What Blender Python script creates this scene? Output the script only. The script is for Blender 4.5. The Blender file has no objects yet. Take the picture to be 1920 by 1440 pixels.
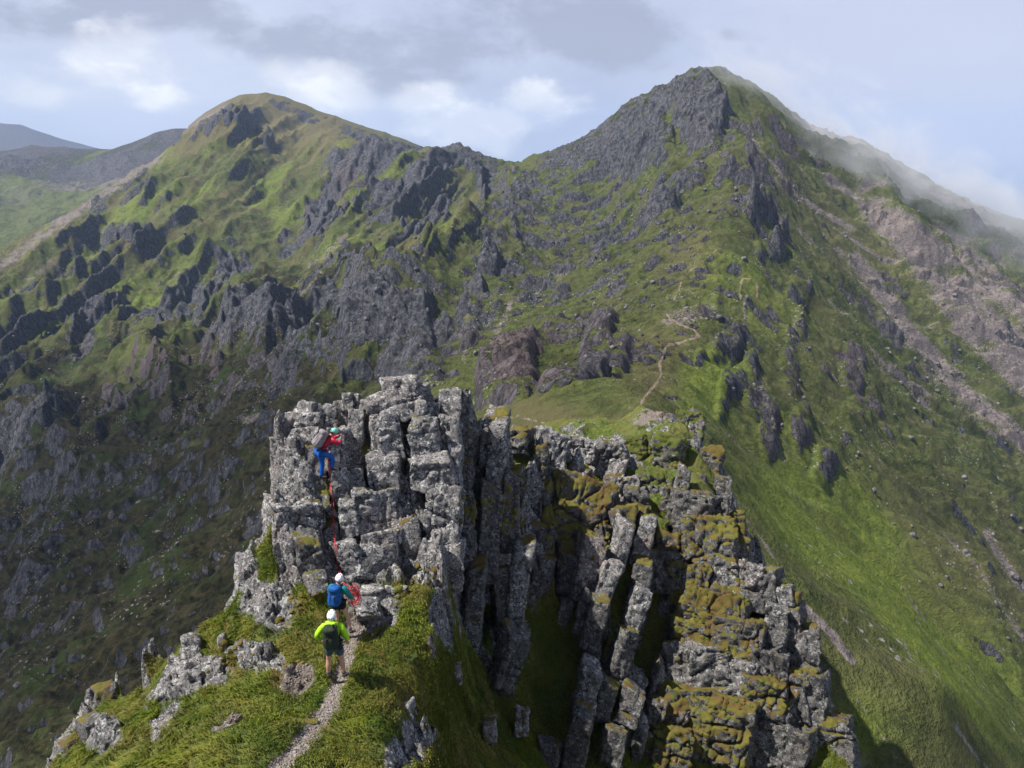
import bpy, bmesh, math, random
import numpy as np
from mathutils import Vector, Matrix
random.seed(7); rng = np.random.default_rng(11)
S = bpy.context.scene; COL = S.collection
F_PX, W_PX, H_PX = 1400.0, 1920.0, 1440.0
PITCH = math.radians(17.8); CP, SP = math.cos(PITCH), math.sin(PITCH)

# ---------------------------------------------------------------- camera maths
def ray(px, py):
    dx = (np.asarray(px, float)-960)/F_PX; dy = (720-np.asarray(py, float))/F_PX
    v = np.stack([dx, dy*SP+CP, dy*CP-SP], -1)
    return v/np.linalg.norm(v, axis=-1, keepdims=True)
def at(px, py, D): return ray(px, py)*np.asarray(D, float)[..., None] if np.ndim(D) else ray(px, py)*D
def proj(x, y, z):
    dep = y*CP-z*SP; up = y*SP+z*CP; dep = np.maximum(dep, .1)
    return 960+x/dep*F_PX, 720-up/dep*F_PX

# ---------------------------------------------------------------- noise
_P = rng.permutation(4096).astype(np.int64); _P = np.concatenate([_P, _P, _P])
_R = rng.random(4096)
_ang = rng.random(4096)*2*math.pi; _G2 = np.stack([np.cos(_ang), np.sin(_ang)], -1)
_G3 = rng.normal(size=(4096, 3)); _G3 /= np.linalg.norm(_G3, axis=1, keepdims=True)
def _h2(i, j, s=0): return _P[(_P[(i+s*131) & 4095]+j) & 4095]
def _fade(t): return t*t*t*(t*(t*6-15)+10)
def n2(x, y, s=0):
    xi = np.floor(x).astype(np.int64); yi = np.floor(y).astype(np.int64); fx = x-xi; fy = y-yi
    u = _fade(fx); v = _fade(fy)
    def g(a, b):
        k = _G2[_h2(xi+a, yi+b, s)]; return k[..., 0]*(fx-a)+k[..., 1]*(fy-b)
    return ((g(0,0)*(1-u)+g(1,0)*u)*(1-v)+(g(0,1)*(1-u)+g(1,1)*u)*v)*1.5
def n3(p, s=0):
    i = np.floor(p).astype(np.int64); f = p-i; u = _fade(f); r = 0
    for a in (0, 1):
        for b in (0, 1):
            for c in (0, 1):
                k = _P[(_P[(_P[(i[:,0]+a+s*97) & 4095]+i[:,1]+b) & 4095]+i[:,2]+c) & 4095]
                g = _G3[k]; d = g[:,0]*(f[:,0]-a)+g[:,1]*(f[:,1]-b)+g[:,2]*(f[:,2]-c)
                r = r+d*(u[:,0] if a else 1-u[:,0])*(u[:,1] if b else 1-u[:,1])*(u[:,2] if c else 1-u[:,2])
    return r*1.5
def fbm2(x, y, o=4, s=0, g=.5):
    r = 0; a = 1; t = 0
    for k in range(o): r = r+a*n2(x*2**k, y*2**k, s+k); t += a; a *= g
    return r/t
def ridged(x, y, o=4, s=0, g=.5):
    r = 0; a = 1; t = 0
    for k in range(o): r = r+a*(1-2*np.abs(n2(x*2**k, y*2**k, s+k))); t += a; a *= g
    return r/t
def fbm3(p, o=4, s=0, g=.5):
    r = 0; a = 1; t = 0
    for k in range(o): r = r+a*n3(p*2**k, s+k); t += a; a *= g
    return r/t
def cell2(x, y, s=0):
    """cellular noise: random value of the nearest cell and distance to the border"""
    xi = np.floor(x).astype(np.int64); yi = np.floor(y).astype(np.int64)
    d1 = np.full(x.shape, 9.); d2 = np.full(x.shape, 9.); v = np.zeros(x.shape)
    for a in (-1, 0, 1):
        for b in (-1, 0, 1):
            h = _h2(xi+a, yi+b, s)
            d = (xi+a+_R[h]-x)**2+(yi+b+_R[(h*7+13) & 4095]-y)**2
            m = d < d1; d2 = np.where(m, d1, np.minimum(d2, d)); d1 = np.where(m, d, d1); v = np.where(m, _R[(h*3+5) & 4095], v)
    return v, np.sqrt(d2)-np.sqrt(d1)
def sstep(a, b, x): t = np.clip((x-a)/(b-a), 0, 1); return t*t*(3-2*t)

# ---------------------------------------------------------------- interpolation through surveyed points
class Rbf:
    """tan(elevation) as a function of azimuth and log distance"""
    def __init__(s, pts, smooth=1e-3, k=2.0):
        pts = np.array(pts); s.k = k
        r = np.hypot(pts[:,0], pts[:,1]); s.c = np.stack([np.arctan2(pts[:,0], pts[:,1])*k, np.log(r)], -1)
        t = pts[:,2]/r; n = len(pts)
        A = np.linalg.norm(s.c[:,None]-s.c[None], axis=-1); A -= smooth*np.eye(n)
        M = np.zeros((n+3, n+3)); M[:n,:n] = A; M[:n,n] = 1; M[:n,n+1:] = s.c; M[n,:n] = 1; M[n+1:,:n] = s.c.T
        s.w = np.linalg.solve(M, np.concatenate([t, [0,0,0]]))
    def __call__(s, az, lr):
        sh = az.shape; q = np.stack([az.ravel()*s.k, lr.ravel()], -1); out = np.zeros(len(q))
        for i in range(0, len(q), 20000):
            b = q[i:i+20000]; d = np.linalg.norm(b[:,None]-s.c[None], axis=-1)
            out[i:i+20000] = d@s.w[:-3]+s.w[-3]+b@s.w[-2:]
        return out.reshape(sh)
def upsample(G, n0, n1):
    a = np.linspace(0, G.shape[0]-1, n0); b = np.linspace(0, G.shape[1]-1, n1)
    i = np.minimum(a.astype(int), G.shape[0]-2); j = np.minimum(b.astype(int), G.shape[1]-2)
    u = (a-i)[:,None]; v = (b-j)[None]; 
    return (G[i][:,j]*(1-u)+G[i+1][:,j]*u)*(1-v)+(G[i][:,j+1]*(1-u)+G[i+1][:,j+1]*u)*v

# ---------------------------------------------------------------- object helpers
def tag(o, label=None, cat=None, group=None, kind=None):
    if label: o['label'] = label
    if cat: o['category'] = cat
    if group: o['group'] = group
    if kind: o['kind'] = kind
    return o
def mesh_np(name, V, Fq, mat=None, parent=None, smooth=True, attrs=None, mats=None):
    V = np.asarray(V, np.float32); Fq = np.asarray(Fq, np.int32); k = Fq.shape[1]
    me = bpy.data.meshes.new(name); me.vertices.add(len(V)); me.vertices.foreach_set('co', V.ravel())
    me.loops.add(Fq.size); me.loops.foreach_set('vertex_index', Fq.ravel())
    me.polygons.add(len(Fq)); me.polygons.foreach_set('loop_start', np.arange(0, Fq.size, k, dtype=np.int32))
    me.update(calc_edges=True)
    if smooth: me.polygons.foreach_set('use_smooth', np.ones(len(Fq), bool))
    for an, arr in (attrs or {}).items():
        a = me.attributes.new(an, 'FLOAT_COLOR', 'POINT'); a.data.foreach_set('color', np.asarray(arr, np.float32).ravel())
    if mat: me.materials.append(mat)
    o = bpy.data.objects.new(name, me); COL.objects.link(o)
    if parent: o.parent = parent
    return o
def empty(name, loc=(0,0,0)):
    o = bpy.data.objects.new(name, None); COL.objects.link(o); o.location = loc; o.empty_display_size = .1; return o
def grid_faces(n0, n1):
    a = np.arange((n0-1)*n1).reshape(n0-1, n1)[:, :-1].ravel()
    return np.stack([a, a+1, a+n1+1, a+n1], -1)

# ---------------------------------------------------------------- node helper
class NT:
    def __init__(s, nt): s.t = nt; s.L = nt.links
    def n(s, ty, **kw):
        nd = s.t.nodes.new(ty); ins = kw.pop('i', {})
        for k, v in kw.items(): setattr(nd, k, v)
        for k, v in ins.items(): s.set(nd.inputs[k], v)
        return nd
    def set(s, sock, v):
        if isinstance(v, bpy.types.NodeSocket): s.L.new(v, sock)
        elif hasattr(v, '__len__') and len(v) == 3 and sock.type == 'RGBA': sock.default_value = (*v, 1)
        else: sock.default_value = v
    def m(s, op, a, b=None, c=None, clamp=False):
        nd = s.n('ShaderNodeMath', operation=op, use_clamp=clamp); s.set(nd.inputs[0], a)
        if b is not None: s.set(nd.inputs[1], b)
        if c is not None: s.set(nd.inputs[2], c)
        return nd.outputs[0]
    def mix(s, f, a, b):
        nd = s.n('ShaderNodeMix', data_type='RGBA'); s.set(nd.inputs[0], f); s.set(nd.inputs[6], a); s.set(nd.inputs[7], b); return nd.outputs[2]
    def step(s, x, a, b):
        nd = s.n('ShaderNodeMapRange', interpolation_type='SMOOTHSTEP'); s.set(nd.inputs[0], x); s.set(nd.inputs[1], a); s.set(nd.inputs[2], b); return nd.outputs[0]
    def noise(s, vec, scale, det=4, rough=.6, dist=0.0, out=0):
        return s.n('ShaderNodeTexNoise', i={'Vector': vec, 'Scale': scale, 'Detail': det, 'Roughness': rough, 'Distortion': dist}).outputs[out]
    def vor(s, vec, scale, feature='F1', out=0, rnd=1.0):
        return s.n('ShaderNodeTexVoronoi', feature=feature, i={'Vector': vec, 'Scale': scale, 'Randomness': rnd}).outputs[out]
def new_mat(name):
    m = bpy.data.materials.new(name); m.use_nodes = True; t = NT(m.node_tree); m.node_tree.nodes.clear()
    out = t.n('ShaderNodeOutputMaterial'); b = t.n('ShaderNodeBsdfPrincipled'); t.L.new(b.outputs[0], out.inputs[0]); b.inputs['Roughness'].default_value = .9
    b.inputs['Specular IOR Level'].default_value = .25
    return m, t, b
def plain(name, col, rough=.7, var=.15, scale=30, bump=.0):
    m, t, b = new_mat(name); g = t.n('ShaderNodeNewGeometry').outputs['Position']
    tc = t.n('ShaderNodeTexCoord').outputs['Object']
    f = t.noise(tc, scale, 3); c2 = tuple(c*(1-var*2) for c in col); c1 = tuple(min(1, c*(1+var)) for c in col)
    t.set(b.inputs['Base Color'], t.mix(t.step(f, .3, .7), c2, c1)); b.inputs['Roughness'].default_value = rough
    if bump: t.set(b.inputs['Normal'], t.n('ShaderNodeBump', i={'Strength': bump, 'Distance': .01, 'Height': f}).outputs[0])
    return m
# ---------------------------------------------------------------- materials
def rock_core(t, pos, sc=1.0, dark=1.0, pinkness=0.0):
    """lichened, jointed rock: returns colour and height (sc = features per metre)"""
    big = t.noise(pos, .55*sc, 4, .6); mid = t.noise(pos, 3.2*sc, 5, .65, .6); fine = t.noise(pos, 14*sc, 4, .7)
    base = t.mix(t.step(mid, .3, .7), (.066*dark, .064*dark, .068*dark), (.27*dark, .255*dark, .25*dark))
    base = t.mix(t.m('MULTIPLY', t.step(big, .48, .66), .55+pinkness*.4), base, (.19*dark, .145*dark, .135*dark))
    lw = t.n('ShaderNodeVectorMath', operation='ADD', i={0: pos, 1: t.n('ShaderNodeVectorMath', operation='SCALE', i={0: t.noise(pos, 5*sc, 3, .6, 0, 1), 'Scale': .55/sc}).outputs[0]}).outputs[0]
    v1 = t.vor(lw, 5.5*sc, out=0); pale = t.m('MULTIPLY', t.step(t.m('ADD', v1, t.m('MULTIPLY', t.m('SUBTRACT', mid, .5), 1.6)), .42, .34), t.step(fine, .40, .52))
    base = t.mix(t.m('MULTIPLY', pale, .8), base, (.52*dark, .52*dark, .50*dark))
    v2 = t.noise(pos, 9*sc, 5, .7, 1.0); base = t.mix(t.step(v2, .53, .585), base, (.026, .026, .028))
    sp = t.step(t.noise(pos, 22*sc, 3, .75, 1.5), .58, .62); base = t.mix(t.m('MULTIPLY', sp, t.step(big, .45, .6)), base, (.52*dark, .53*dark, .50*dark))
    h = t.m('ADD', t.m('MULTIPLY', mid, 1.0), t.m('ADD', t.m('MULTIPLY', fine, .5), t.m('MULTIPLY', v2, .45)))
    return base, h
def moss_core(t, pos, sc=1.0):
    a = t.noise(pos, 1.1*sc, 4, .6); b = t.noise(pos, 6*sc, 4, .65); c = t.noise(pos, 40*sc, 2, .7)
    col = t.mix(t.step(a, .36, .62), (.150, .130, .024), (.120, .072, .022))
    col = t.mix(t.step(b, .48, .66), col, (.085, .115, .018))
    col = t.mix(t.step(c, .62, .72), col, (.30, .26, .09))
    h = t.m('ADD', t.m('MULTIPLY', b, .6), t.m('MULTIPLY', c, .5))
    return col, h
def make_rock(name, sc=1.0, dark=1.0, pink=0.0, moss=.5, mossthr=.45, green=0.0):
    m, t, b = new_mat(name); g = t.n('ShaderNodeNewGeometry'); pos = g.outputs['Position']
    col, h = rock_core(t, pos, sc, dark, pink)
    nz = t.n('ShaderNodeSeparateXYZ', i={0: g.outputs['Normal']}).outputs[2]
    mc, mh = moss_core(t, pos, sc)
    if green: mc = t.mix(green, mc, (.06, .10, .015))
    mn = t.noise(pos, .9*sc, 5, .62, .4)
    f = t.step(t.m('ADD', t.m('MULTIPLY', nz, .38), t.m('ADD', mn, (moss-1)*.5)), mossthr, mossthr+.07)
    t.set(b.inputs['Base Color'], t.mix(f, col, mc))
    hh = t.m('ADD', t.m('MULTIPLY', h, t.m('SUBTRACT', 1.0, t.m('MULTIPLY', f, .5))), t.m('MULTIPLY', mh, f))
    bp = t.n('ShaderNodeBump', i={'Strength': 1.0, 'Distance': .075/sc, 'Height': hh}); t.set(b.inputs['Normal'], bp.outputs[0])
    b.inputs['Roughness'].default_value = .85
    return m
def make_terrain(name, s=1.0, haze_blue=0):
    """mask r rock, g scree, b heath, a bare earth"""
    m, t, b = new_mat(name); g = t.n('ShaderNodeNewGeometry'); pos = g.outputs['Position']
    a = t.n('ShaderNodeAttribute', attribute_name='mask'); rgb = t.n('ShaderNodeSeparateColor', i={0: a.outputs['Color']})
    R, G, B = rgb.outputs; A = a.outputs['Alpha']
    a2 = t.n('ShaderNodeAttribute', attribute_name='tint'); t2 = t.n('ShaderNodeSeparateColor', i={0: a2.outputs['Color']})
    n1 = t.noise(pos, .045*s, 5, .62); nf = t.noise(pos, .35*s, 6, .72); nff = t.noise(pos, 1.3*s, 4, .75); 
    grass = t.mix(t.step(nf, .36, .64), (.038, .052, .018), (.112, .128, .038))
    tus = t.noise(pos, 4.5*s, 3, .7); grass = t.mix(t.m('MULTIPLY', t.step(nff, .48, .66), .55), grass, (.030, .042, .014)); grass = t.mix(t.m('MULTIPLY', t.step(tus, .52, .66), .5), grass, (.15, .155, .055))
    grass = t.mix(t.m('MULTIPLY', t.step(n1, .45, .62), .6), grass, (.092, .092, .040))
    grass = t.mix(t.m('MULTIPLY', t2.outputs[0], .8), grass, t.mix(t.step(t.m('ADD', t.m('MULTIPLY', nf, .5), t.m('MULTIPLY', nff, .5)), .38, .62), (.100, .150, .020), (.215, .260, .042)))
    grass = t.mix(t.m('MULTIPLY', t2.outputs[1], .75), grass, (.150, .122, .062))
    heath = t.mix(t.step(nf, .38, .62), (.017, .019, .009), (.062, .054, .024))
    heath = t.mix(t.m('MULTIPLY', t.step(n1, .5, .62), .8), heath, (.04, .060, .014))
    col = t.mix(t.step(t.m('ADD', B, t.m('MULTIPLY', t.m('SUBTRACT', nf, .5), .8)), .3, .7), grass, heath)
    scr = t.mix(t.step(nff, .40, .62), (.115, .098, .095), (.27, .228, .215))
    vv = t.vor(pos, 1.1*s, out=1); scr = t.mix(.35, scr, t.mix(t.n('ShaderNodeSeparateColor', i={0: vv}).outputs[0], (.08, .065, .065), (.36, .30, .28)))
    col = t.mix(t.step(t.m('ADD', G, t.m('MULTIPLY', t.m('SUBTRACT', nff, .5), 1.6)), .42, .62), col, scr)
    st = t.m('MULTIPLY', pos, 1.0) if False else pos
    mp = t.n('ShaderNodeMapping', i={'Vector': pos, 'Scale': (1, 1, .35)}).outputs[0]
    rn = t.noise(mp, .5*s, 6, .72, .5); rk = t.mix(t.step(rn, .35, .65), (.034, .035, .042), (.160, .160, .175))
    rk = t.mix(t.m('MULTIPLY', t2.outputs[2], .55), rk, (.20, .135, .125))
    cr = t.vor(mp, .55*s, 'DISTANCE_TO_EDGE'); rk = t.mix(t.m('MULTIPLY', t.step(cr, .10, .0), .55), rk, (.02, .02, .024))
    rf = t.step(t.m('ADD', R, t.m('MULTIPLY', t.m('SUBTRACT', nf, .5), 1.0)), .44, .58)
    col = t.mix(rf, col, rk)
    v = t.vor(t.n('ShaderNodeVectorMath', operation='ADD', i={0: pos, 1: t.noise(pos, 1.2*s, 2, .6, 0, 1)}).outputs[0], .75*s); spk = t.m('MULTIPLY', t.step(v, .27, .17), t.step(t.noise(pos, .06*s, 3), .50, .60))
    col = t.mix(t.m('MULTIPLY', spk, .8), col, (.30, .28, .27))
    ea = t.mix(nff, (.20, .15, .115), (.36, .27, .22))
    col = t.mix(t.step(t.m('ADD', A, t.m('MULTIPLY', t.m('SUBTRACT', nff, .5), .5)), .4, .6), col, ea)
    t.set(b.inputs['Base Color'], col)
    h = t.m('ADD', t.m('MULTIPLY', nf, 1.6), t.m('ADD', t.m('ADD', t.m('MULTIPLY', nff, .8), t.m('MULTIPLY', tus, .16)), t.m('MULTIPLY', t.m('MULTIPLY', rn, rf), 2.2)))
    bp = t.n('ShaderNodeBump', i={'Strength': 1.0, 'Distance': 1.0/s, 'Height': h}); t.set(b.inputs['Normal'], bp.outputs[0])
    b.inputs['Specular IOR Level'].default_value = .1
    return m
M_TERR = make_terrain('hillside')
M_FARH = make_terrain('far_hillside', .45)
# ---------------------------------------------------------------- the mountains
crest = [(1320,126,680),(1340,200,600),(1370,290,510),(1400,330,480),(1405,370,450),(1390,410,420),(1350,460,370),(1310,500,330),(1290,540,295),(1290,585,255),(1300,632,218),(1250,655,200),(1240,690,170),(1210,745,132),(1225,770,110),(1250,790,85),(1200,800,72),(1150,830,55)]
sky_b = [(945,305,900),(1000,297,860),(1040,290,820),(1090,270,780),(1130,240,750),(1180,193,720),(1230,170,700),(1265,148,690),(1320,126,680),(1360,133,685),(1410,155,690),(1450,182,695),(1490,212,700),(1550,248,725),(1610,265,745),(1660,290,755),(1730,335,765),(1800,373,775),(1870,405,785),(1920,425,790),(2050,500,800),(2250,610,800)]
spur = [(950,352,690),(905,388,590),(870,428,520),(845,463,470),(790,470,440),(740,488,420),(705,525,400),(680,570,380),(645,620,365),(615,670,350)]
behind = [(940,330,860),(870,405,760),(835,440,700),(790,452,670),(740,466,640),(695,500,600),(665,545,560),(635,595,510),(605,640,450)]
gully = [(590,700,372),(480,745,368),(330,855,365),(200,945,365),(60,1060,368),(-80,1160,370),(-250,1260,380)]
sky_a = [(905,296,905),(860,272,900),(830,280,920),(790,282,960),(720,268,1000),(650,268,1020),(600,288,1060),(520,278,1100),(430,214,1150),(380,240,1160),(330,268,1180),(250,320,1150),(200,355,1130),(150,387,1110),(100,420,1090),(50,445,1070),(0,475,1050),(-120,545,1010),(-300,640,960)]
peak = [(345,240,1430),(380,215,1440),(420,190,1450),(450,176,1460),(495,172,1470),(535,180,1480),(570,196,1500),(620,215,1530),(700,245,1580),(750,262,1620),(800,280,1660),(870,310,1700)]
body = [(400,232,1300),(470,270,1230),(560,270,1300),(650,262,1350),(480,220,1380),
  (1000,500,490),(850,600,385),(1100,600,330),(1100,400,610),(1180,300,655),(1060,700,205),(760,650,345),(700,640,358),(930,450,530),(1000,380,660),(1180,450,510),(1150,650,245),(950,620,350),
  (300,600,690),(100,600,760),(0,650,720),(100,800,540),(0,900,520),(200,750,530),(500,600,520),(400,450,850),(600,450,720),(200,450,960),(800,400,720),(700,400,760),(700,540,520),(600,600,520),(300,350,1080),(500,350,1000),(0,560,880),(300,720,500),(420,680,470),(0,1030,440),(560,520,640),(420,560,700),
  (500,850,255),(300,1100,212),(100,1300,190),(0,1440,178),(450,1150,165),(650,740,265),(850,740,180),(930,750,140),(700,1000,130),(900,900,85),(400,1300,130),(200,1440,140),(100,1150,300),(350,950,290),(500,1440,100),(200,1050,320)]
hidden = [(p[0]+12, p[1]+38, p[2]*1.17) for p in spur[1:-1]]
P = [at(*p) for p in hidden+crest[:-1]+sky_b+spur+behind+gully+sky_a+peak+body]
for p in sky_b: q = at(*p); P.append(np.array([q[0]*1.25, q[1]*1.25, q[2]-.55*.25*np.hypot(q[0], q[1])])); P.append(np.array([q[0]*2, q[1]*2, q[2]-300]))
for p in peak: q = at(*p); P.append(np.array([q[0]*1.2, q[1]*1.2, q[2]-130])); P.append(np.array([q[0]*1.7, q[1]*1.7, q[2]-420]))
for p in sky_a[-9:]: q = at(*p); P.append(np.array([q[0]*1.2, q[1]*1.2, q[2]-110])); P.append(np.array([q[0]*1.7, q[1]*1.7, q[2]-420]))
for p in crest[5:]:
    q = at(*p)
    for sft in ((25, 60, 130, 240) if p[2] < 235 else ()): P.append(np.array([q[0]+sft, q[1]-.15*sft, q[2]-.80*sft-(3 if sft > 30 else 0)]))
for p in ((1440,330,540),(1470,420,500),(1450,500,430),(1390,600,285),(1400,250,620),(1430,420,470),(1480,300,640),(1600,400,650),(1750,480,670),(1900,540,690),(1500,420,560),(1650,560,560),(1850,660,590),(1540,560,450),(1700,720,440),(1850,840,440),(1600,700,370),(1720,850,350),(1880,980,340),(1500,800,232),(1650,1000,236),(1900,1200,235),(2050,800,600),(2100,1000,450)): P.append(at(*p))
for (x, y, z) in [(-20,40,-46),(-60,60,-84),(0,42,-38),(15,42,-36),(45,40,-62),(80,50,-92),(30,70,-42),(-100,60,-112),(0,20,-60),(150,60,-150),(-5,75,-38)]: P.append(np.array([x, y, z], float))
rbf_far = Rbf(P)
A0, A1 = math.radians(-46), math.radians(46)
NC, NR = 1300, 1800
# rows closer together where slopes face the viewer
R0, R1 = 42.0, 2600.0
az_c = np.linspace(A0, A1, 160); lr_c = np.linspace(math.log(R0), math.log(R1), 420)
T = rbf_far(*np.meshgrid(az_c, lr_c))
u = np.linspace(0, 1, NR)
lr_rows = math.log(R0)+(math.log(R1)-math.log(R0))*np.interp(u, [0, .12, .80, 1.0], [0, .22, .80, 1.0])
ri = (lr_rows-lr_c[0])/(lr_c[1]-lr_c[0]); i0 = np.minimum(ri.astype(int), len(lr_c)-2); fr = (ri-i0)[:, None]
Tr = T[i0]*(1-fr)+T[i0+1]*fr
ci = np.linspace(0, len(az_c)-1, NC); c0 = np.minimum(ci.astype(int), len(az_c)-2); fc = (ci-c0)[None]
Tt = Tr[:, c0]*(1-fc)+Tr[:, c0+1]*fc
AZ = np.linspace(A0, A1, NC)[None]; RR = np.exp(lr_rows)[:, None]
X = RR*np.sin(AZ); Y = RR*np.cos(AZ); Z = Tt*RR
D = np.sqrt(X*X+Y*Y+Z*Z)
PX0, PY0 = proj(X, Y, Z)

def blob(px, py, L):
    m = np.zeros(px.shape)
    for (cx, cy, rx, ry, ang, st) in L:
        c, s_ = math.cos(math.radians(ang)), math.sin(math.radians(ang))
        dx = px-cx; dy = py-cy; a = (dx*c-dy*s_)/rx; b = (dx*s_+dy*c)/ry
        m = np.maximum(m, st*np.exp(-(a*a+b*b)**1.5*.8))
    return m
def line(px, py, L):
    m = np.zeros(px.shape)
    for (pts, w, st) in L:
        for (a, b) in zip(pts[:-1], pts[1:]):
            ax, ay = a[:2]; bx, by = b[:2]; wa = w[0]; wb = w[1] if len(w) > 1 else w[0]
            lo = (min(ax,bx)-3*max(w), max(ax,bx)+3*max(w), min(ay,by)-3*max(w), max(ay,by)+3*max(w))
            k = np.nonzero((px > lo[0]) & (px < lo[1]) & (py > lo[2]) & (py < lo[3]))
            x = px[k]; y = py[k]; l2 = (bx-ax)**2+(by-ay)**2
            t = np.clip(((x-ax)*(bx-ax)+(y-ay)*(by-ay))/l2, 0, 1)
            d = np.hypot(x-ax-t*(bx-ax), y-ay-t*(by-ay)); ww = wa
            m[k] = np.maximum(m[k], st*np.exp(-(d/ww)**2*.9))
    return m
# bedrock crags: x, y, half length, half width, angle (degrees, counter-clockwise), strength
crags = [(1290,190,60,50,30,1.3),(1200,320,60,40,20,1.1),(1320,250,40,60,0,1.1),(560,215,60,10,-25,1.2),(660,250,60,10,-25,1.2),(1130,790,70,26,10,.7),(1060,740,70,30,30,.9),(960,770,50,20,10,.7),(1180,790,30,20,0,.7),(1120,700,50,26,40,.8),(925,740,30,30,0,.9),(880,640,30,60,0,.6),(560,700,60,30,30,.8),(440,640,70,22,38,.9),(350,560,60,18,38,.8),(180,640,90,18,36,.8),(90,820,70,20,30,.7),(220,800,80,24,30,.8),(420,900,50,30,40,.6),(120,1090,70,16,35,.5),(460,1050,40,30,40,.6),(350,1170,60,20,20,.5),(1150,240,120,62,42,1.6),(1240,200,90,50,32,1.5),(1080,300,80,34,25,1.4),(860,300,56,34,-20,1.4),(800,350,60,26,40,1.3),(420,245,46,22,0,1.4),(700,300,100,24,5,1.2),(1150,250,105,60,45,1),(1100,320,80,28,5,1),(1230,200,75,40,30,.9),(1200,270,50,70,0,.9),(1290,260,40,60,30,.8),(1320,150,60,28,-5,.65),(1270,380,80,24,35,.75),(1230,430,60,22,25,.7),(1360,350,30,40,0,.55),
  (860,300,50,32,-30,1),(905,335,38,48,0,1),(820,340,60,32,40,.9),(700,300,90,30,5,.8),(640,330,60,40,50,.8),(760,400,95,36,28,.9),(810,440,70,28,25,.8),(600,400,75,50,60,.85),(560,440,55,36,50,.8),
  (440,240,60,24,0,.9),(500,275,28,14,-30,.7),(350,260,50,18,30,.6),(260,350,70,24,40,.8),(180,390,60,16,40,.7),(240,480,62,42,-5,.95),(300,410,50,24,-20,.6),(130,540,75,20,25,.75),(40,560,60,24,30,.7),
  (450,530,60,50,50,.9),(400,590,70,26,35,.8),(300,620,90,22,35,.8),(620,545,45,26,15,.9),(610,590,50,24,-20,.85),(500,640,60,42,-10,.9),(560,650,36,50,0,.8),(640,600,40,26,30,.8),
  (700,620,60,80,25,.95),(770,620,45,65,-20,.9),(650,690,70,34,0,.9),(760,700,80,30,0,.8),(830,660,30,40,0,.6),(250,770,95,36,20,.6),(330,740,70,30,5,.6),(380,700,60,22,15,.6),(150,690,80,18,35,.4),(60,760,60,22,35,.4),
  (350,850,110,26,35,.55),(310,920,90,20,35,.42),(255,1030,40,14,25,.6),(400,830,50,24,30,.5),(430,960,60,18,40,.35),(130,1210,120,26,5,.36),(60,1330,40,30,0,.35),(240,1230,60,24,0,.4),(180,980,50,14,20,.35),(100,980,90,30,10,.5),(330,1000,90,22,30,.35),(60,900,90,22,20,.4),(150,850,90,22,30,.4),(290,1350,50,24,40,.4),
  (915,535,26,26,0,.8),(900,585,18,22,0,.7),(945,470,30,16,40,.5),(1060,560,45,22,40,.5),(960,720,60,34,20,.85),(1040,650,60,26,30,.6),(1130,640,36,26,20,.7),(990,690,60,28,20,.6),(1090,730,60,26,40,.65),(1160,690,50,22,40,.6),(1080,600,40,22,30,.45),(1150,570,50,20,30,.5),(1170,520,60,20,30,.4),(1000,450,50,18,20,.4),(1060,470,60,18,30,.4),(1000,640,70,20,40,.4),
  (1310,670,14,34,0,.6),(1345,655,30,20,0,.8),(1375,650,22,34,-30,.8),(1390,720,28,44,-20,.95),(1415,770,24,60,15,.95),(1440,830,20,40,15,.9),(1365,740,20,60,-20,.8),(1480,720,20,60,15,.7),(1500,820,24,50,10,.8),(1600,730,30,44,0,.85),(1620,790,40,50,20,.75),(1580,830,40,50,10,.5),(1545,900,30,36,0,.7),(1660,830,40,40,30,.5),(1490,640,24,40,-20,.6),(1540,720,20,30,0,.5),(1350,560,20,14,0,.4),(1500,570,34,20,-20,.85),(1440,500,40,14,-30,.7),(1530,610,40,16,-50,.5),(1420,430,40,18,-35,.7),(1460,470,20,12,-40,.6),(1350,430,40,18,30,.6),(1620,650,60,14,-45,.3),(1760,960,34,50,0,.45),(1850,1100,30,30,0,.5),(1660,1060,60,30,0,.35),(1560,1010,60,18,-40,.4),(1740,760,60,16,-50,.3),(1820,430,50,14,-35,.6),(1640,1350,50,50,-30,.4),(1700,1250,90,22,-40,.4),(1480,960,60,20,-40,.3),(1870,1290,50,50,-30,.35),(1540,1060,30,20,0,.4),(1290,840,30,20,0,.4),(1330,850,20,60,10,.5)]
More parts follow.
